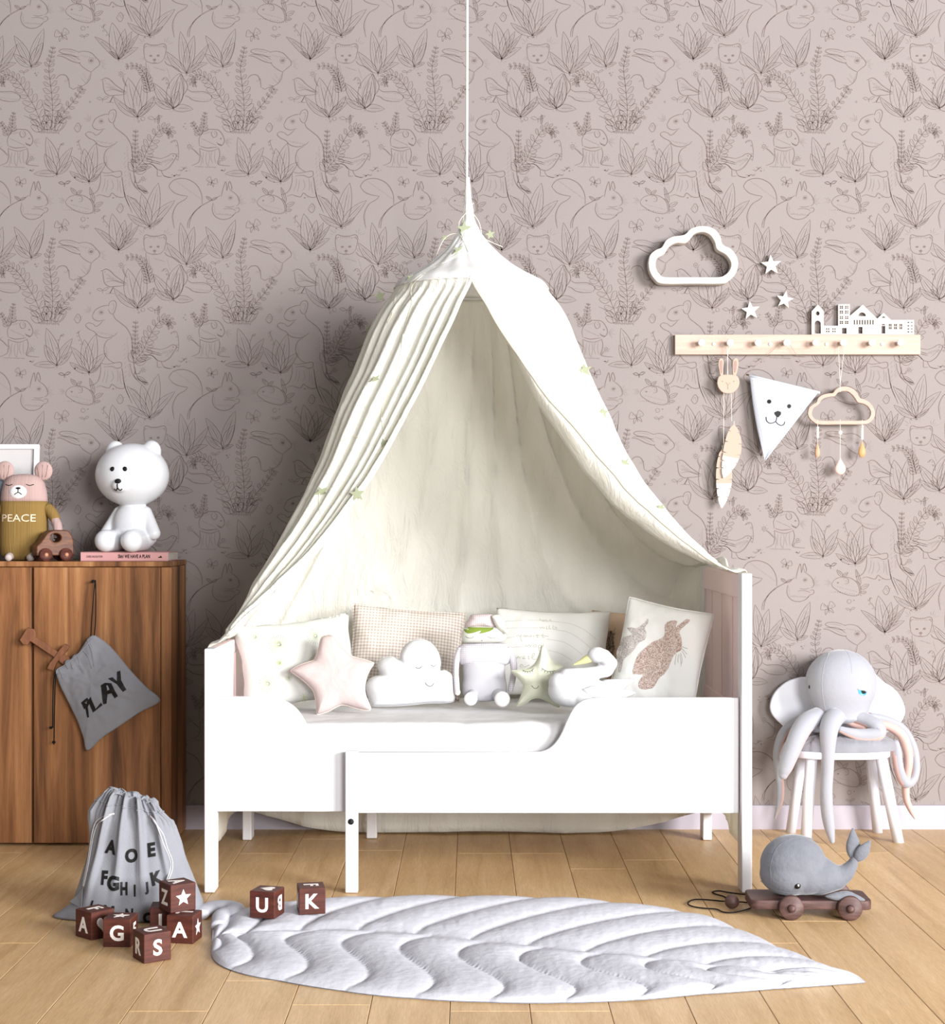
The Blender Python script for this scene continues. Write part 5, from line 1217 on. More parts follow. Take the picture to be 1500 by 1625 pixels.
puff('shirt', zdl('300,560 230,620 215,720 260,820 310,860 620,872 915,865 1000,800 1030,700 980,610 900,550 620,540'), 0.042, M_dchk, dl, p=3.0, n=100, nr=12)
hd_ = puff('head', zdl('320,330 295,420 300,500 350,540 600,548 850,535 920,490 940,400 900,300 760,300 620,300 450,300'), 0.040, M_dwhite, dl, p=2.6, n=100, nr=12)
puff('hood', zdl('345,330 350,260 400,190 440,140 600,128 740,140 770,220 790,330 600,322'), 0.036, M_hood, dl, p=2.6, n=80, nr=10)
ear_ = puff('hood_ear', zdl('720,160 760,140 840,150 900,240 930,340 945,420 900,400 820,350 760,270'), 0.020, M_dwhite, dl, p=2.2, n=70, nr=8); ear_.location.y = -0.028
bhd = bvh_of(hd_)
V_, F_ = fill2(zdl('316,345 370,318 560,320 752,325 748,345 700,375 620,398 545,412 578,362 500,388 450,402 385,408 345,385'), 0.008); print_on('fringe', bhd, V_, F_, mat('lime_felt', (124, 146, 56), 0.9), dl, 0.0012)
for nm, s in (('closed_eye', '352,445 380,468 412,475 445,470 468,450'), ('closed_eye', '670,452 700,470 740,475 780,465 806,445')): tubes(nm, [(on_surface(bhd, zdl(s), eps=0.0003, n=8), 0.0006)], M_black, dl)
ball('nose', hit(bhd, (zd(585, 0).x, 0, zd(0, 507).z)), (0.0022, 0.001, 0.0012), M_thread, dl, 8)
tube('arm', [zd(285, 620, -.01), zd(230, 760, -.015), zd(215, 950, -.02), zd(225, 1130, -.025), zd(235, 1260, -.03)], [50 * kd, 46 * kd, 38 * kd, 40 * kd, 34 * kd], M_dchk, dl, 14, 20); ball('hand', zd(237, 1250, -.03), (42 * kd, 30 * kd, 48 * kd), M_dwhite, dl, 14)
tube('arm', [zd(950, 620, -.008), zd(1020, 760, -.01), zd(1045, 930, -.01), zd(1020, 1100, -.01), zd(985, 1250, -.012)], [56 * kd, 56 * kd, 46 * kd, 44 * kd, 34 * kd], M_dchk, dl, 14, 20)
for cx_, cz_, r in ((425, 1345, 95), (878, 1350, 112)):
    ball('foot', zd(cx_, cz_, -0.062), (r * kd, r * kd * .7, r * kd), mat('doll_foot', (246, 240, 242), 0.9), dl, 20); tube('leg', [zd(cx_, cz_ - 20, -0.055), zd(cx_ * .7 + 180, cz_ - 90, -0.01)], [r * kd * .8, r * kd * .8], M_dgrey, dl, 14, 6)
# star with face
s2 = P_at('star_cushion', 'sage-white star cushion with sleeping face between doll and swan', 852, 5.33, (-0.16, 0, 0), ZT + 0.004, 'cushion')
M_sage = mat('sage_sateen', (208, 212, 192), 0.6, 0.4, var=0.01, bump=(24, 0.3, 3))
so2 = z75(s2, '600,560 630,560 660,640 720,740 840,800 848,815 790,850 720,900 690,960 690,1080 740,1180 810,1270 795,1290 720,1260 620,1200 545,1180 470,1200 400,1250 320,1275 305,1260 350,1160 380,1050 370,1010 310,940 245,875 250,860 330,850 440,830 520,770 570,660', 0)
sp2 = puff('cover', so2, 0.030, M_sage, s2, p=3.5, n=140, wr=0.003, seed=8); bs2 = bvh_of(sp2)
ln_ = ['375,845 400,862 440,864 480,855 502,830', '600,825 630,850 670,865 720,865 762,855', '480,1035 500,1060 525,1070 548,1060 562,1038'] + ['388,852 378,866', '408,862 402,880', '432,865 430,885', '458,862 462,880', '484,852 494,868', '612,838 594,858', '640,856 630,880', '672,866 666,890', '700,866 706,890', '730,864 740,882']
tubes('stitched_face', [(on_surface(bs2, z75(s2, s, -.03), eps=0.0003, n=8), 0.00075) for s in ln_], M_black, s2); tubes('stitched_heart', [(on_surface(bs2, z75(s2, '370,818 345,790 365,772 392,805 420,800 455,780', -.03), eps=0.0003, n=10), 0.0009)], mat('grey_embroidery', (140, 142, 130), 0.9), s2)
tube('piping', [Vector((a, 0, b_)) for a, b_ in smooth_loop(so2, 120)] + [Vector((so2[0][0], 0, so2[0][1]))], 0.0016, M_sage, s2, 5)
# swan
sn = P_at('plush_swan', 'white plush swan with pale gold beak, neck curled back', 945, 5.22, (0, 0, 0), ZT + 0.004, 'soft toy')
def zs_(x, z, y=0.0): return p3(sn, 780 + x / 7.5, 950 + z / 7.5, y)
ks = 5.22 / F / 7.5
blob('body', [('e', zs_(920, 1090), (245 * ks, 0.05, 200 * ks)), ('e', zs_(1180, 1130), (340 * ks, 0.055, 165 * ks)), ('e', zs_(800, 1000), (120 * ks, .04, 120 * ks)),
              ('c', zs_(900, 940), 110 * ks, zs_(1080, 905), 85 * ks), ('c', zs_(1080, 905), 82 * ks, zs_(1250, 880), 78 * ks), ('c', zs_(1250, 880), 78 * ks, zs_(1370, 850), 84 * ks), ('c', zs_(1370, 850), 84 * ks, zs_(1415, 770), 86 * ks),
              ('c', zs_(1415, 770), 86 * ks, zs_(1340, 690), 88 * ks), ('e', zs_(1260, 670), (120 * ks, .03, 95 * ks)),
              ('c', zs_(1380, 1090), 130 * ks, zs_(1560, 1010), 60 * ks), ('c', zs_(1560, 1010), 60 * ks, zs_(1730, 965), 14 * ks)], 0.0035, mat('swan_plush', (206, 208, 211), 0.9, 0.2, bump=(40, 0.15, 2)), sn, 4)
M_beak = mat('beak_gold', (206, 206, 152), 0.6)
tube('beak', [zs_(1190, 700), zs_(1120, 730), zs_(1050, 760), zs_(965, 792)], [58 * ks, 46 * ks, 26 * ks, 5 * ks], M_beak, sn, 14, 10)
bsn = bvh_of(sn.children[0])
def sl(s): return [(zs_(*map(float, a.split(','))).x, zs_(*map(float, a.split(','))).z) for a in s.split()]
tubes('eye_stitch', [(on_surface(bsn, sl('1195,650 1215,664 1235,658 1248,640'), eps=0.0003, n=8), 0.0012), (on_surface(bsn, sl('1246,632 1262,632'), eps=0.0003, n=3), 0.002)], M_black, sn)
wg = puff('wing', sl('1060,1060 1200,1020 1400,1040 1560,1060 1700,1100 1600,1160 1400,1200 1200,1180 1090,1130'), 0.016, M_whitecotton, sn, n=80, nr=8); wg.location.y = -0.045
# ------------------------------------------------------------------ leaf rug
rug = thing('leaf_rug', 'white quilted leaf-shaped rug on the floor in front of the bed', 'rug', (0.1, 4.4, 0.0))
G0 = Vector(rug.location)
lowp = [(336, 1488), (337, 1513), (356, 1529), (390, 1540), (431, 1548), (496, 1559), (565, 1569), (644, 1577), (727, 1582), (800, 1584.5), (885, 1585), (955, 1583), (1019, 1580), (1101, 1572.5), (1176, 1567), (1288, 1559), (1340, 1555.5), (1374, 1552.5)]
upp = [(336, 1488), (338, 1466), (350, 1450), (366, 1443), (392, 1439), (439, 1432), (493, 1425), (550, 1422.5), (626, 1420), (700, 1419), (781, 1419.5), (860, 1421), (933, 1424), (989, 1430), (1034, 1435), (1079, 1442), (1124, 1452), (1176, 1473), (1232, 1499), (1280, 1520), (1318, 1535), (1355, 1542), (1374, 1552.5)]
midp = [(336, 1488), (400, 1482), (470, 1478), (540, 1476), (608, 1479), (682, 1484), (761, 1493), (838, 1500.5), (920, 1510), (998, 1516), (1064, 1524), (1120, 1531), (1194, 1540), (1290, 1549), (1374, 1552.5)]
HR = 0.02
def fl(p): return [FL(x, y, 0.012) for x, y in p]
def arc_samp(pts, n):
    P = cat(pts, 400); ls = [0.0]
    for a, b_ in zip(P, P[1:]): ls.append(ls[-1] + (b_ - a).length)
    out, k = [], 0
    for i in range(n + 1):
        t = ls[-1] * i / n
        while k < len(ls) - 2 and ls[k + 1] < t: k += 1
        f = (t - ls[k]) / max(1e-9, ls[k + 1] - ls[k]); out.append(P[k].lerp(P[k + 1], f))
    return out
NU, NV = 420, 40
lo, up, mi = arc_samp(fl(lowp), NU), arc_samp(fl(upp), NU), arc_samp(fl(midp), NU)
V = []; NSM = 11.0
def seamph(u, v):
    # phase of the quilting channels; v<0 front half, v>0 back half
    a = abs(v)
    if v < 0: return NSM * (u + 0.045 * sin(pi * a * 1.7 + 0.3) * (1 if a < .99 else 1) - 0.03 * a)
    return NSM * (u - 0.19 * a ** 1.15) + 0.5
for i in range(NU + 1):
    u = i / NU
    for k in range(-NV, NV + 1):
        v = k / NV; a = abs(v)
        p = mi[i].lerp(lo[i] if v < 0 else up[i], a)
        ph = seamph(u, v)
        ch = abs(sin(pi * ph)) ** 0.42
        ms = min(1.0, a * 7 + 0.0)                       # shallow midrib seam
        if a < 0.14: ch = ch * ms + min(ch, 0.75) * (1 - ms) * 0.5
        ed = max(0.0, 1 - a ** 7) ** 0.5
        tip = min(1, u * 26) ** 0.5 * min(1, (1 - u) * 14) ** 0.6
        wdt = min(1.0, (lo[i] - up[i]).length / 0.10)
        k2 = noise.noise(Vector((p.x * 26, p.y * 8, 0))) * 0.0016 * ch + noise.noise(Vector((p.x * 70, p.y * 22, 3))) * 0.0008
        z = 0.003 + (0.0235 * ch * wdt + k2) * ed * tip
        z += 0.004 * (1 - ch) * ed * tip * wdt
        if a > 0.93: p = p + (lo[i] - up[i]).normalized() * (-1 if v > 0 else 1) * 0.004 * (ch - .5)
        V.append(Vector((p.x, p.y, z)) - G0)
R1 = 2 * NV + 1; Fs = [(i * R1 + k, (i + 1) * R1 + k, (i + 1) * R1 + k + 1, i * R1 + k + 1) for i in range(NU) for k in range(2 * NV)]
M_rug = mat('quilted_cotton', (198, 199, 207), 0.9, 0.2, var=0.01, bump=(40, 0.25, 4))
rg = mesh('quilting', V, Fs, M_rug, rug, True)
# underside / edge band
bot = [Vector((v.x, v.y, 0.001)) for v in [V[i * R1] for i in range(NU + 1)] + [V[i * R1 + R1 - 1] for i in range(NU, -1, -1)]]
mesh('backing', bot, [tuple(range(len(bot)))], M_rug, rug)
st = cat([Vector(q) for q in (FL(346, 1470, .016), FL(352, 1452, .016), FL(368, 1446, .018), FL(374, 1441, .018), FL(362, 1437, .018), FL(340, 1438, .018), FL(326, 1444, .016), FL(318, 1452, .014))], 30)
tube('stem', [p - G0 for p in st], [0.020, 0.026, 0.026, 0.026, 0.024, 0.026, 0.028, 0.024], M_rug, rug, 14, 30, flat=0.6, up=(0, 0, 1))

# ------------------------------------------------------------------ wooden letter blocks
BS = 0.0765
M_let = mat('white_letter_paint', (238, 232, 228), 0.6)
def block(label, px, py, rot, faces, z=0.0, pos=None, y_add=0.0):
    """faces: {'f'|'r'|'l'|'t': glyph}; px, py = lower front corner line in the photo"""
    p = pos if pos else FL(px, py, z)
    o = thing('letter_block', label, 'toy block', (p.x, p.y + y_add, z), (0, 0, rot), 'dark wooden letter blocks')
    s = BS
    box('cube', (0, 0, s / 2), (s, s, s), M_darkwood, o, 0.0025, 3)
    h = s / 2 + 0.0004
    FR = {'f': T(0, -h, s / 2) @ Matrix.Rotation(pi / 2, 4, 'X'), 'r': T(h, 0, s / 2) @ Matrix.Rotation(pi / 2, 4, 'Z') @ Matrix.Rotation(pi / 2, 4, 'X'),
          'l': T(-h, 0, s / 2) @ Matrix.Rotation(-pi / 2, 4, 'Z') @ Matrix.Rotation(pi / 2, 4, 'X'), 't': T(0, 0, s + 0.0004)}
    for k, g in faces.items():
        M_ = FR[k]
        if g.startswith('*'): V2, F2, nm = star_pts(s * 0.31, 0.45), [tuple(range(10))], 'star'
        elif g.startswith('<'): V2 = heart_pts(s * 0.30); F2, nm = [tuple(range(len(V2)))], 'heart'
        else:
            V2, F2, _, _ = text_data(g[0], s * 0.56, 0.028); nm = 'letter'
        ang = {'>': -pi / 2, '^': pi}.get(g[1:2], 0.0)
        R = Matrix.Rotation(ang, 2)
        bm = bmesh.new(); vv = [bm.verts.new(M_ @ Vector((*(R @ Vector(q)), 0))) for q in V2]
        for f in F2:
            try: bm.faces.new([vv[i] for i in f])
            except ValueError: pass
        r = bmesh.ops.extrude_face_region(bm, geom=list(bm.faces)); 
        n_ = (M_.to_3x3() @ Vector((0, 0, 1)))
        bmesh.ops.translate(bm, vec=n_ * 0.0005, verts=[e for e in r['geom'] if isinstance(e, bmesh.types.BMVert)])
        bmo(nm, bm, M_let, o)
    return o
def cpos(px, py, rot, side):          # centre of a block whose nearest vertical edge stands at (px, py); side +1: edge is its front-right corner, -1 front-left
    p = FL(px, py); h = BS / 2
    off = Matrix.Rotation(rot, 3, 'Z') @ Vector((side * h, -h, 0))
    return p - off
block('dark block with A on its left face and a white heart, leftmost of the pile', 0, 0, 0.84, {'l': 'A', 'f': '<', 't': 'F>'}, pos=cpos(145, 1493, 0.84, -1))
block('dark block showing a white G on the front and a star on top', 0, 0, -0.05, {'f': 'G', 'r': 'F', 't': '*'}, pos=cpos(207.5, 1503.5, -0.05, 1))
block('dark block showing S in front, R on its left side and U on top', 0, 0, 0.60, {'f': 'S', 'l': 'R', 't': 'U>'}, pos=cpos(228.5, 1530, 0.60, -1))
bA = block('dark block with white A in front, right below the star block', 0, 0, -0.16, {'f': 'A', 'r': '*', 't': 'L>'}, pos=cpos(306.5, 1498.5, -0.16, 1))
bE = block('dark block half hidden behind the A block, under the star block', 0, 0, 0.10, {'f': 'L', 'l': 'E'}, pos=Vector((bA.location.x - 0.072, bA.location.y + 0.092, 0)))
block('dark block with white star in front, Z on its left, topmost of the pile', 0, 0, 0.62, {'f': '*', 'l': 'Z', 't': 'A>'}, z=BS + 0.0008, pos=Vector((W(281.5, 1400, 4.43).x, 4.43, 0)))
block('dark block with white U in front and B on its right, on the leaf rug', 0, 0, -0.26, {'f': 'U', 'r': 'B^', 't': '<>'}, z=0.0262, pos=cpos(429.5, 1486.5, -0.26, 1) + Vector((0, 0.09, 0)))
block('dark block with white K in front and F on top, right on the leaf rug', 0, 0, 0.19, {'f': 'K', 'l': 'M', 't': 'F>'}, z=0.0262, pos=cpos(469, 1479.5, 0.19, -1) + Vector((0, 0.09, 0)))

# ------------------------------------------------------------------ alphabet sack
sk = thing('drawstring_sack', 'grey cotton drawstring sack printed with the alphabet behind wooden blocks', 'bag', (W(205, 1470, 4.60).x, 4.66, 0.0))
def k5p(x, z, yl=-0.05): return PL(sk, 60 + x / 5, 1260 + z / 5, yl)
HS = 0.345; SN, SJ = 160, 60
pxm = 4.62 / F
wL = [(0.0, 205 - 76), (0.04, 205 - 88), (0.12, 205 - 108), (0.25, 205 - 116), (0.45, 205 - 125), (0.65, 205 - 133), (0.85, 205 - 142), (0.95, 205 - 152), (1.0, 205 - 158)]
wR = [(0.0, 108), (0.04, 110), (0.12, 112), (0.25, 103), (0.45, 91), (0.65, 77), (0.85, 62), (0.95, 44), (1.0, 38)]
dp = [(0, .085), (.1, .092), (.3, .088), (.6, .062), (.85, .042), (1.0, .034)]
def sackp(a, t, out=0.0):
    c_, s_ = cos(a), sin(a)
    w_ = (lerpk(wR, t) if c_ > 0 else lerpk(wL, t)) * pxm
    sh = max(0.0, 1 - t * 9)                              # flat corners at the floor
    ex = 0.75 + 0.5 * sh
    x = w_ * abs(c_) ** ex * (1 if c_ > 0 else -1); y = lerpk(dp, t) * abs(s_) ** (1 - 0.1 * sh) * (1 if s_ > 0 else -1)
    front = -s_
    fa = min(1, max(0, (t - .05) * 1.6)) * (0.5 + .5 * max(0, front))
    pos = x / (w_ + 1e-6)
    f_ = (max(0, cos(pi * 5.2 * (x / (0.20 * (1.25 - .75 * t)) + .17))) ** 2 * 1.5 - 0.55) * 0.017 * fa
    f_ += 0.006 * sin(a * 26 + 3 * noise.noise(Vector((x * 20, t * 2, 0)))) * max(0, t - .75) * 4
    f_ += noise.noise(Vector((x * 14, y * 14, t * 3))) * 0.010 * min(1, t * 5)
    r = Vector((c_ * .35, s_, 0)).normalized()
    hgt = HS * t * (1 + (0.055 * (-pos) if t > .8 else 0.055 * (-pos) * t) + (0.012 * sin(a * 13) * max(0, t - .85) * 6))
    return Vector((x, y, 0.003 + hgt)) + r * (f_ + out)
V, Fs = [], []
for j in range(SJ + 1):
    t = j / SJ
    for i in range(SN): V.append(sackp(2 * pi * i / SN, t))
# gathered mouth closing inwards
for q, (sc, dz) in enumerate(((0.86, 0.010), (0.6, 0.004), (0.3, -0.02))):
    for i in range(SN):
        p = V[SJ * SN + i]; V.append(Vector((p.x * sc + 0.0, p.y * sc, p.z + dz)))
tot = SJ + 4
for j in range(tot - 1):
    for i in range(SN): Fs.append((j * SN + i, j * SN + (i + 1) % SN, (j + 1) * SN + (i + 1) % SN, (j + 1) * SN + i))
Fs.append(tuple(range(SN))[::-1])
sc_ = mesh('cloth', V, Fs, M_bluewhite, sk, True); bsk = bvh_of(sc_)
def word(name, ch, x, z, size, rot=0.0, sx=1.0):
    V2, F2, w_, h_ = text_data(ch, size * pxm / 5, 0.048, 0.10)
    c_ = k5p(x, z); R = Matrix.Rotation(rot, 2)
    print_on(name, bsk, [(c_[0] + (R @ Vector((a * sx, b_))).x, c_[1] + (R @ Vector((a * sx, b_))).y) for a, b_ in V2], F2, M_black, sk, 0.0022)
for ch, x, z, s_, r, sx in (('A', 582, 420, 110, -.15, .8), ('O', 752, 482, 105, .1, .9), ('E', 905, 440, 105, .15, .9), ('F', 545, 650, 105, 0, .8), ('G', 620, 685, 115, 0, .95), ('H', 705, 730, 105, 0, .6), ('I', 790, 745, 95, 0, .6), ('J', 885, 725, 95, .1, .8), ('K', 960, 650, 105, .25, .9),
                            ('L', 455, 875, 100, -.3, .6), ('M', 590, 905, 100, -.1, .9), ('N', 750, 930, 95, 0, .7), ('O', 900, 960, 95, 0, .9)): word('letter', ch, x, z, s_, r, sx)
def onsk(x, z): 
    a = k5p(x, z); h = hit(bsk, (a[0], 0, a[1]), eps=0.004); return h or Vector((a[0], -0.02, a[1]))
M_wcord = mat('white_cord', (186, 185, 188), 0.85)
for pts in ([(600, 160), (560, 165), (505, 190), (445, 235), (415, 320), (400, 420), (385, 540), (368, 640), (352, 735)], [(600, 166), (570, 172), (520, 202), (462, 250), (430, 330), (412, 430), (396, 550), (380, 650), (362, 735)],
            [(880, 180), (925, 215), (965, 300), (1000, 400), (1040, 500), (1058, 570), (1045, 640), (1025, 695)], [(885, 185), (940, 240), (985, 330), (1020, 430), (1062, 530), (1068, 600), (1052, 660), (1035, 698)]):
    tube('cord', [onsk(*q) for q in pts], 0.0020, M_wcord, sk, 8, 40)
q = [onsk(*p) + Vector((0, -0.006, 0)) for p in ((362, 735), (300, 815), (235, 868), (362, 890))]
tb = mesh('folded_tab', q + [p + Vector((0, 0.004, 0)) for p in q], [(0, 1, 2, 3), (4, 7, 6, 5), (0, 4, 5, 1), (1, 5, 6, 2), (2, 6, 7, 3), (3, 7, 4, 0)], M_bluewhite, sk)
hm = [sackp(2 * pi * i / 120, 0.93, 0.001) for i in range(121)]
tube('hem_channel', hm, 0.0022, M_bluewhite, sk, 6)

# ------------------------------------------------------------------ child's chair
ch_ = thing('kids_chair', "white child's chair with a cloud-shaped backrest by the wall", 'chair', (W(1340, 1337, 5.80).x, 5.82, 0))
def cp(px, py, y): return W(px, py, y) - Vector(ch_.location)
M_chair = mat('chair_paint', (226, 229, 240), 0.45, 0.4, var=0.005)
def leg(tx, ty, ty_d, bx_, by_, bd, r0, r1):
    a, b_ = cp(tx, ty, ty_d), cp(bx_, by_, bd)
    n_ = 24; V, Fs = [], []
    for (p, r) in ((a, r0), (b_, r1)):
        for k in range(n_): V.append(p + Vector((r * cos(2 * pi * k / n_), r * sin(2 * pi * k / n_), 0)))
    for k in range(n_): Fs.append((k, (k + 1) % n_, n_ + (k + 1) % n_, n_ + k))
    Fs += [tuple(range(n_))[::-1], tuple(range(n_, 2 * n_))]
    return mesh('leg', V, Fs, M_chair, ch_, True)
leg(1288, 1204, 5.735, 1279, 1336, 5.745, 0.0215, 0.0200); leg(1399, 1204, 5.735, 1426, 1336.5, 5.745, 0.0215, 0.0200)
leg(1273, 1198, 5.90, 1255, 1321, 5.925, 0.0200, 0.0185); leg(1382, 1198, 5.90, 1393, 1321, 5.925, 0.0200, 0.0185)
sp_ = []
for k in range(48):
    a = 2 * pi * k / 48; sp_.append((0.182 * abs(cos(a)) ** .7 * (1 if cos(a) > 0 else -1), 0.140 * abs(sin(a)) ** .7 * (1 if sin(a) > 0 else -1)))
curve2d('seat', [sp_], 0.026, 0.006, M_chair, ch_, plane='XY', loc=(cp(1340, 1200, 5.72).x, 0.0, 0.319), res=3)
cb_ = smooth_loop([cp(x, z, 5.95).xz[:] for x, z in ((1262, 1166), (1243, 1152), (1226, 1135), (1222, 1118), (1230, 1098), (1248, 1082), (1268, 1075), (1285, 1072), (1292, 1055), (1310, 1040), (1338, 1034), (1366, 1042), (1383, 1062), (1400, 1080), (1420, 1094), (1432, 1112), (1436, 1130), (1428, 1148), (1412, 1160), (1390, 1168), (1340, 1172), (1300, 1170))], 110)
curve2d('backrest', [cb_], 0.020, 0.006, M_chair, ch_, loc=(0, 5.95 - 5.82, 0), res=3)
for sx in (1300, 1376): box('back_support', cp(sx, 1180, 5.935), (0.035, 0.014, 0.09), M_chair, ch_, 0.003)

# crumpled grey throw on the seat
th = thing('throw', 'crumpled grey velvet throw on the chair seat under the octopus', 'blanket', (ch_.location.x - 0.008, 5.80, 0.3325))
V, Fs = [], []; n = 60
for side in (0, 1):
    for j in range(n + 1):
        for i in range(n + 1):
            u = -1 + 2 * i / n; v = -1 + 2 * j / n
            r = max(abs(u), abs(v)); L_ = sqrt(u * u + v * v) or 1; k = r / L_
            x = u * k * 0.200 * (1 + .05 * noise.noise(Vector((u * 2, v * 2, 5)))); y = v * k * 0.125
            h = 0.050 * max(0, 1 - r ** 5) ** .5 * (1 + .35 * noise.noise(Vector((u * 2.4, v * 2.4, 1))) + .22 * abs(noise.noise(Vector((u * 6, v * 6, 2)))))
            V.append((x, y, h if side == 0 else 0.0))
R1 = n + 1
for side in (0, 1):
    o_ = side * R1 * R1
    for j in range(n):
        for i in range(n):
            q = (o_ + j * R1 + i, o_ + j * R1 + i + 1, o_ + (j + 1) * R1 + i + 1, o_ + (j + 1) * R1 + i); Fs.append(q if side == 0 else q[::-1])
mesh('cloth', V, Fs, mat('throw_velvet', (136, 137, 144), 0.8, 0.3, var=.08, vscale=14, bump=(26, 0.4, 4), sheen=.4), th, True)

# ------------------------------------------------------------------ plush octopus
M_oct = mat('octopus_grey_plush', (160, 162, 171), 0.9, 0.2, var=0.015, bump=(60, 0.1, 2), sheen=0.5); M_octp = mat('octopus_pink_underside', (206, 172, 164), 0.9, 0.2, var=0.01, sheen=0.4)
oc = thing('plush_octopus', 'large grey plush octopus with pink-lined arms draped over the white chair', 'soft toy', W(1338, 1150, 5.80))
def oz(x, z, y=0.0): return p3(oc, 1180 + x / 4.6875, 1010 + z / 4.6875, y)
ko = 5.80 / F / 4.6875
hdp = [(30, 104), (85, 110), (135, 126), (180, 156), (222, 205), (250, 262), (262, 345), (260, 400), (248, 450), (226, 505), (206, 560), (205, 610)]
prf = [(262 * sqrt(max(0, 1 - ((345 - z) / 242) ** 2)), z) for z in (104, 106, 109, 113, 118, 125, 134, 145, 160, 178, 198, 222, 250, 280, 310)] + [(q.x, q.y) for q in cat([(r, z, 0) for r, z in hdp[6:]], 26)]
V, Fs = [], []; n = 64
for j, (r, z) in enumerate([(0.5, 102.5)] + prf + [(150, 640), (60, 650)]):
    for i in range(n):
        a = 2 * pi * i / n; c = oz(740, z)
        V.append((c.x + r * ko * cos(a) * (1 - 0.006 * (abs(cos(a * 4)) > .985)), r * ko * sin(a) * 0.85 + 0.03, c.z))
m_ = len(prf) + 3
for j in range(m_ - 1):
    for i in range(n): Fs.append((j * n + i, (j + 1) * n + i, (j + 1) * n + (i + 1) % n, j * n + (i + 1) % n))
Fs.append(tuple((m_ - 1) * n + i for i in range(n)))
oh = mesh('head', V, Fs, M_oct, oc, True); boh = bvh_of(oh)
for xs_ in ('640,120 590,200 565,300 565,400 580,480 600,560', '770,105 775,180 772,260', '840,125 905,210 935,320 938,420 925,500 905,560'):
    tube('seam', on_surface(boh, [(oz(*map(float, a.split(','))).x, oz(*map(float, a.split(','))).z) for a in xs_.split()], eps=-0.0003, n=24), 0.0011, M_oct, oc, 6)
def op(s): return [(oz(*map(float, a.split(','))).x, oz(*map(float, a.split(','))).z) for a in s.split()]
def oprint(name, s, m, eps): V2, F2 = fill2(op(s), 0.008); return print_on(name, boh, V2, F2, m, oc, eps)
oprint('iris', '816,378 840,384 868,390 886,402 884,415 868,426 846,426 828,414 818,398', mat('blue_iris', (64, 156, 186), 0.3), 0.0008)
oprint('pupil', '840,386 868,391 884,402 872,412 854,412 844,402', M_black, 0.0013); oprint('glint', '832,408 852,418 866,416 850,424 836,416', mat('eye_glint', (190, 228, 236), 0.3), 0.0013)
tube('eyelid', on_surface(boh, op('812,376 840,383 868,388 892,402'), eps=0.0008, n=12), 0.0016, M_oct, oc, 6)
tube('eyelid_piping', on_surface(boh, op('846,310 858,296 880,292 900,305 912,335 908,365 895,398'), eps=0.0005, n=20), 0.0018, mat('pale_piping', (226, 226, 232), 0.9), oc, 6)
ball('side_eye', hit(boh, (oz(490, 0).x, 0, oz(0, 375).z), eps=0), (0.003, 0.004, 0.007), M_black, oc, 10)
def arm(pts, rad, under=(0, 0, -1), lim=0.35):
    """tapered arm; faces looking along `under` take the pink lining"""
    P = cat([oz(*q) for q in pts], 60); R = [max(0.0015, spl(rad, i / 60) * ko * 1.1) for i in range(61)]
    v, f = tube_data(P, R, 20, flat=0.85)
    t_ = (P[60] - P[59]).normalized(); b0 = len(v) - 20; ring = v[-20:]; c_ = P[60]
    f.pop()
    for q in range(1, 6):
        a_ = q * pi / 2 / 5.3
        for p_ in ring: v.append(c_ + (p_ - c_) * cos(a_) + t_ * R[60] * 0.9 * sin(a_))
        for k in range(20): f.append((b0 + k, b0 + (k + 1) % 20, b0 + 20 + (k + 1) % 20, b0 + 20 + k))
        b0 += 20
    f.append(tuple(b0 + k for k in range(20)))
    o = mesh('arm', v, f, None, oc, True, mats=[M_oct, M_octp]); uu = Vector(under).normalized()
    o.data.polygons.foreach_set('material_index', [1 if p.normal.dot(uu) > lim else 0 for p in o.data.polygons])
    return o
yB = 0.045
arm([(930, 595, .03), (1060, 622, .05), (1180, 690, .06), (1255, 820, .05), (1278, 960, .04), (1262, 1060, .03), (1218, 1094, .01), (1178, 1050, 0), (1152, 960, -.01), (1142, 870, -.01), (1130, 795, .0)], [34, 38, 40, 40, 38, 36, 36, 35, 34, 34, 28], (-1, 0, -.3), .45)
arm([(960, 640, .0), (1090, 672, .0), (1180, 740, .0), (1222, 850, .0), (1228, 950, .0), (1208, 1080, .02), (1212, 1200, .03), (1245, 1290, .03), (1275, 1352, .03)], [30, 36, 40, 38, 34, 32, 28, 22, 8], (-.5, -1, 0), -.1)
arm([(520, 595, .05), (400, 630, .07), (300, 720, .07), (255, 860, .06), (262, 1000, .05), (275, 1120, .05), (268, 1240, .05), (236, 1352, .05)], [32, 38, 40, 36, 32, 32, 26, 8], (1, -.1, 0), .35)
arm([(400, 750, -.06), (340, 820, -.065), (310, 900, -.065)], [40, 44, 44], (1, 0, -1), 2)
oc.children[-1].name = 'arm'
arm([(560, 590, -.01), (470, 640, -.045), (405, 740, -.085), (352, 870, -.10), (312, 975, -.10), (296, 1028, -.10)], [70, 72, 66, 58, 50, 34], (1, .5, -.6), .62)
arm([(690, 585, -.04), (648, 650, -.075), (632, 740, -.10), (628, 880, -.11), (624, 1010, -.11), (616, 1140, -.11), (622, 1290, -.105), (640, 1420, -.10), (660, 1522, -.10)], [72, 68, 58, 46, 42, 42, 42, 36, 18], (1, .6, 0), .75)
arm([(820, 590, -.01), (900, 620, -.03), (985, 660, -.06), (1015, 705, -.075), (985, 728, -.08), (880, 735, -.08), (790, 715, -.085), (725, 692, -.085)], [62, 60, 56, 48, 44, 42, 32, 22], (0, -.1, -1), .5)
arm([(760, 615, .0), (830, 655, -.02), (900, 672, -.04)], [40, 34, 30], (0, -1, 0), -2)

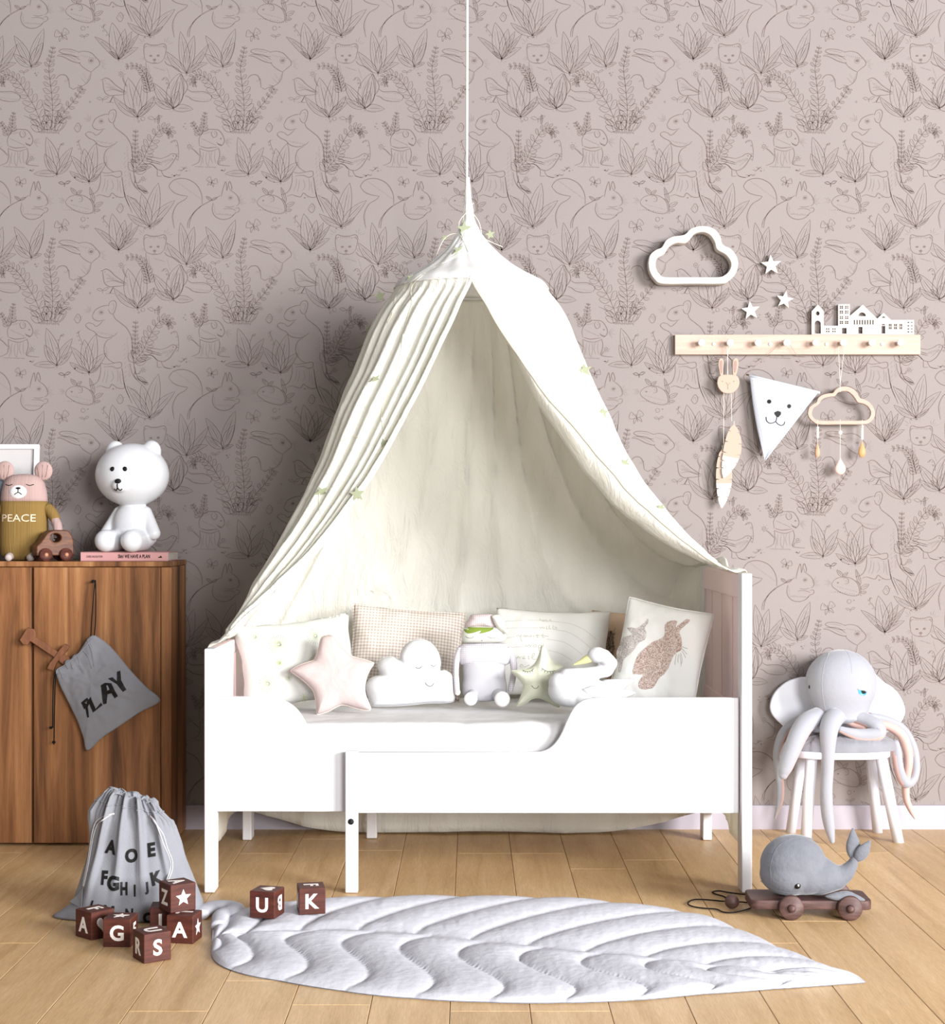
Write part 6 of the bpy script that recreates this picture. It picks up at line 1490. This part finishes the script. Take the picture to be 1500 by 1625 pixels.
# ------------------------------------------------------------------ whale on a trolley
YW_ = 4.62
tr = thing('pull_trolley', 'dark wooden pull-along trolley with four wheels and bead cord', 'toy', (W(1290, 1460, YW_).x, YW_ + 0.075, 0.0), (0, 0, -0.03))
def tp(px, py, yl): return p3(tr, px, py, yl)
M_tro = wood('trolley_wood', [(62, 42, 39), (84, 60, 56), (102, 76, 72)], (4, 30, 30), 3.0, 0.5, 0.1)
dk = []
hw, hd2 = 0.176, 0.072
for cx_, cy_, a0 in ((hw - .022, hd2 - .022, 0), (-hw + .022, hd2 - .022, pi / 2), (-hw + .022, -hd2 + .022, pi), (hw - .022, -hd2 + .022, 3 * pi / 2)):
    for q in range(6): a = a0 + q * pi / 10; dk.append((cx_ + .022 * cos(a), cy_ + .022 * sin(a)))
curve2d('deck', [dk], 0.027, 0.003, M_tro, tr, plane='XY', loc=(0, 0, 0.0405), res=2)
for wx in (tp(1255, 1440, -.075).x, tp(1348, 1440, -.075).x):
    ax = tube('axle', [Vector((wx, -0.078, 0.0362)), Vector((wx, 0.078, 0.0362))], 0.006, M_tro, tr, 12)
    for sy in (-1, 1):
        y0 = -0.074 if sy < 0 else 0.092
        wh = lathe('wheel', [(0.0, 0), (0.033, 0), (0.036, 0.002), (0.036, 0.015), (0.033, 0.018), (0.0, 0.018)], M_tro, tr, 40, T(wx, y0, 0.0362) @ RX)
        if sy < 0: lathe('hub', [(0.011, 0), (0.012, 0.004), (0.011, 0.009), (0.006, 0.013), (0, 0.0135)], M_tro, wh, 20, T(wx, y0 - 0.018, 0.0362) @ RX)
def t6(x, z, y=0.0): return tp(1080 + x / 4.4118, 1280 + z / 4.4118, y)
def tf(x, z, zz=0.004): p = FL(1080 + x / 4.4118, 1280 + z / 4.4118, zz); return RM(tr).inverted() @ p
zc = 0.0045
tube('pull_cord', [tf(545, 640, 0.03), tf(500, 622, 0.012), tf(420, 612), tf(330, 600), tf(270, 590), tf(225, 598), tf(245, 612), tf(300, 628), tf(340, 650, .006), tf(360, 668, .012)], 0.0022, M_blackcord, tr, 8, 60)
tube('pull_cord', [tf(350, 665, .012), tf(290, 662, .006), tf(220, 655), tf(140, 650), tf(80, 655), tf(52, 680), tf(90, 700), tf(170, 712), tf(250, 718), tf(300, 738), tf(370, 742), tf(450, 725), tf(500, 708), tf(545, 700, .02)], 0.0022, M_blackcord, tr, 8, 80)
tube('pull_cord', [tf(380, 668, .012), tf(430, 668, .006), tf(470, 672), tf(520, 672, .01), tf(560, 676, .03)], 0.0022, M_blackcord, tr, 8, 20)
bd_ = tf(361, 720, 0.0); ball('bead', (bd_.x, bd_.y, 0.0235), 0.0215, M_tro, tr, 24)
wl = thing('plush_whale', 'grey velvet plush whale with raised tail riding the wooden trolley', 'soft toy', (tr.location.x, tr.location.y, 0.0570))
def wp(x, z, y=0.0): return p3(wl, 1080 + x / 4.4118, 1280 + z / 4.4118, y)
kw = 4.69 / F / 4.4118
whb = blob('body', [('e', wp(790, 405), (232 * kw, 0.072, 212 * kw)), ('e', wp(760, 470), (205 * kw, 0.075, 150 * kw)), ('e', wp(860, 480), (250 * kw, 0.066, 135 * kw)),
              ('c', wp(960, 480), 140 * kw, wp(1080, 500), 88 * kw), ('c', wp(1080, 500), 88 * kw, wp(1150, 470), 62 * kw), ('c', wp(1150, 470), 62 * kw, wp(1200, 415), 42 * kw), ('c', wp(1200, 415), 42 * kw, wp(1225, 355), 26 * kw)], 0.004, M_greyvelvet, wl, 8)
bwh = bvh_of(whb)
for nm, base, tipp, rr_, yy in (('tail_fluke', (1215, 380), (1205, 150), 50, 0.012), ('tail_fluke', (1225, 380), (1335, 240), 46, -0.022)):
    a, b_ = wp(*base, 0), wp(*tipp, yy); rad = [0.2, .75, 1.0, .95, .6, .1]
    v, f = tube_data(cat([a, a.lerp(b_, .2), a.lerp(b_, .45), a.lerp(b_, .7), b_], 24), [max(.0015, spl(rad, i / 24) * rr_ * kw) for i in range(25)], 20, flat=1.0)
    ax = (b_ - a).normalized()
    fl_ = mesh(nm, [Vector((p.x, (p.y - (a.y + b_.y) / 2) * 0.5 + (a.y + b_.y) / 2, p.z)) for p in v], f, M_greyvelvet, wl, True)
fin_o = [(wp(x, z).x, wp(x, z).z) for x, z in ((968, 588), (1040, 562), (1120, 550), (1185, 572), (1250, 612), (1200, 620), (1080, 618), (1010, 606))]
fin = puff('fin', fin_o, 0.012, M_greyvelvet, wl, n=60, nr=8); fin.location.y = -0.074
ey = hit(bwh, (wp(786, 0).x, 0, wp(0, 517).z), eps=-0.001); e_ = ball('eye', ey, (0.0095, 0.005, 0.0095), mat('glossy_black', (10, 10, 10), 0.15, 0.6, var=0), wl, 20)
ball('eye_highlight', ey + Vector((0.0022, -0.0045, 0.001)), (0.0024, 0.001, 0.0024), M_let, e_, 10)
tube('seam', on_surface(bwh, [(wp(x, z).x, wp(x, z).z) for x, z in ((560, 520), (640, 560), (760, 580), (880, 590), (1000, 575))], eps=-0.0004, n=24), 0.0011, M_greyvelvet, wl, 6)
tube('seam', on_surface(bwh, [(wp(x, z).x, wp(x, z).z) for x, z in ((612, 500), (612, 380), (660, 270), (740, 220), (840, 205), (930, 225))], eps=-0.0004, n=24), 0.0011, M_greyvelvet, wl, 6)
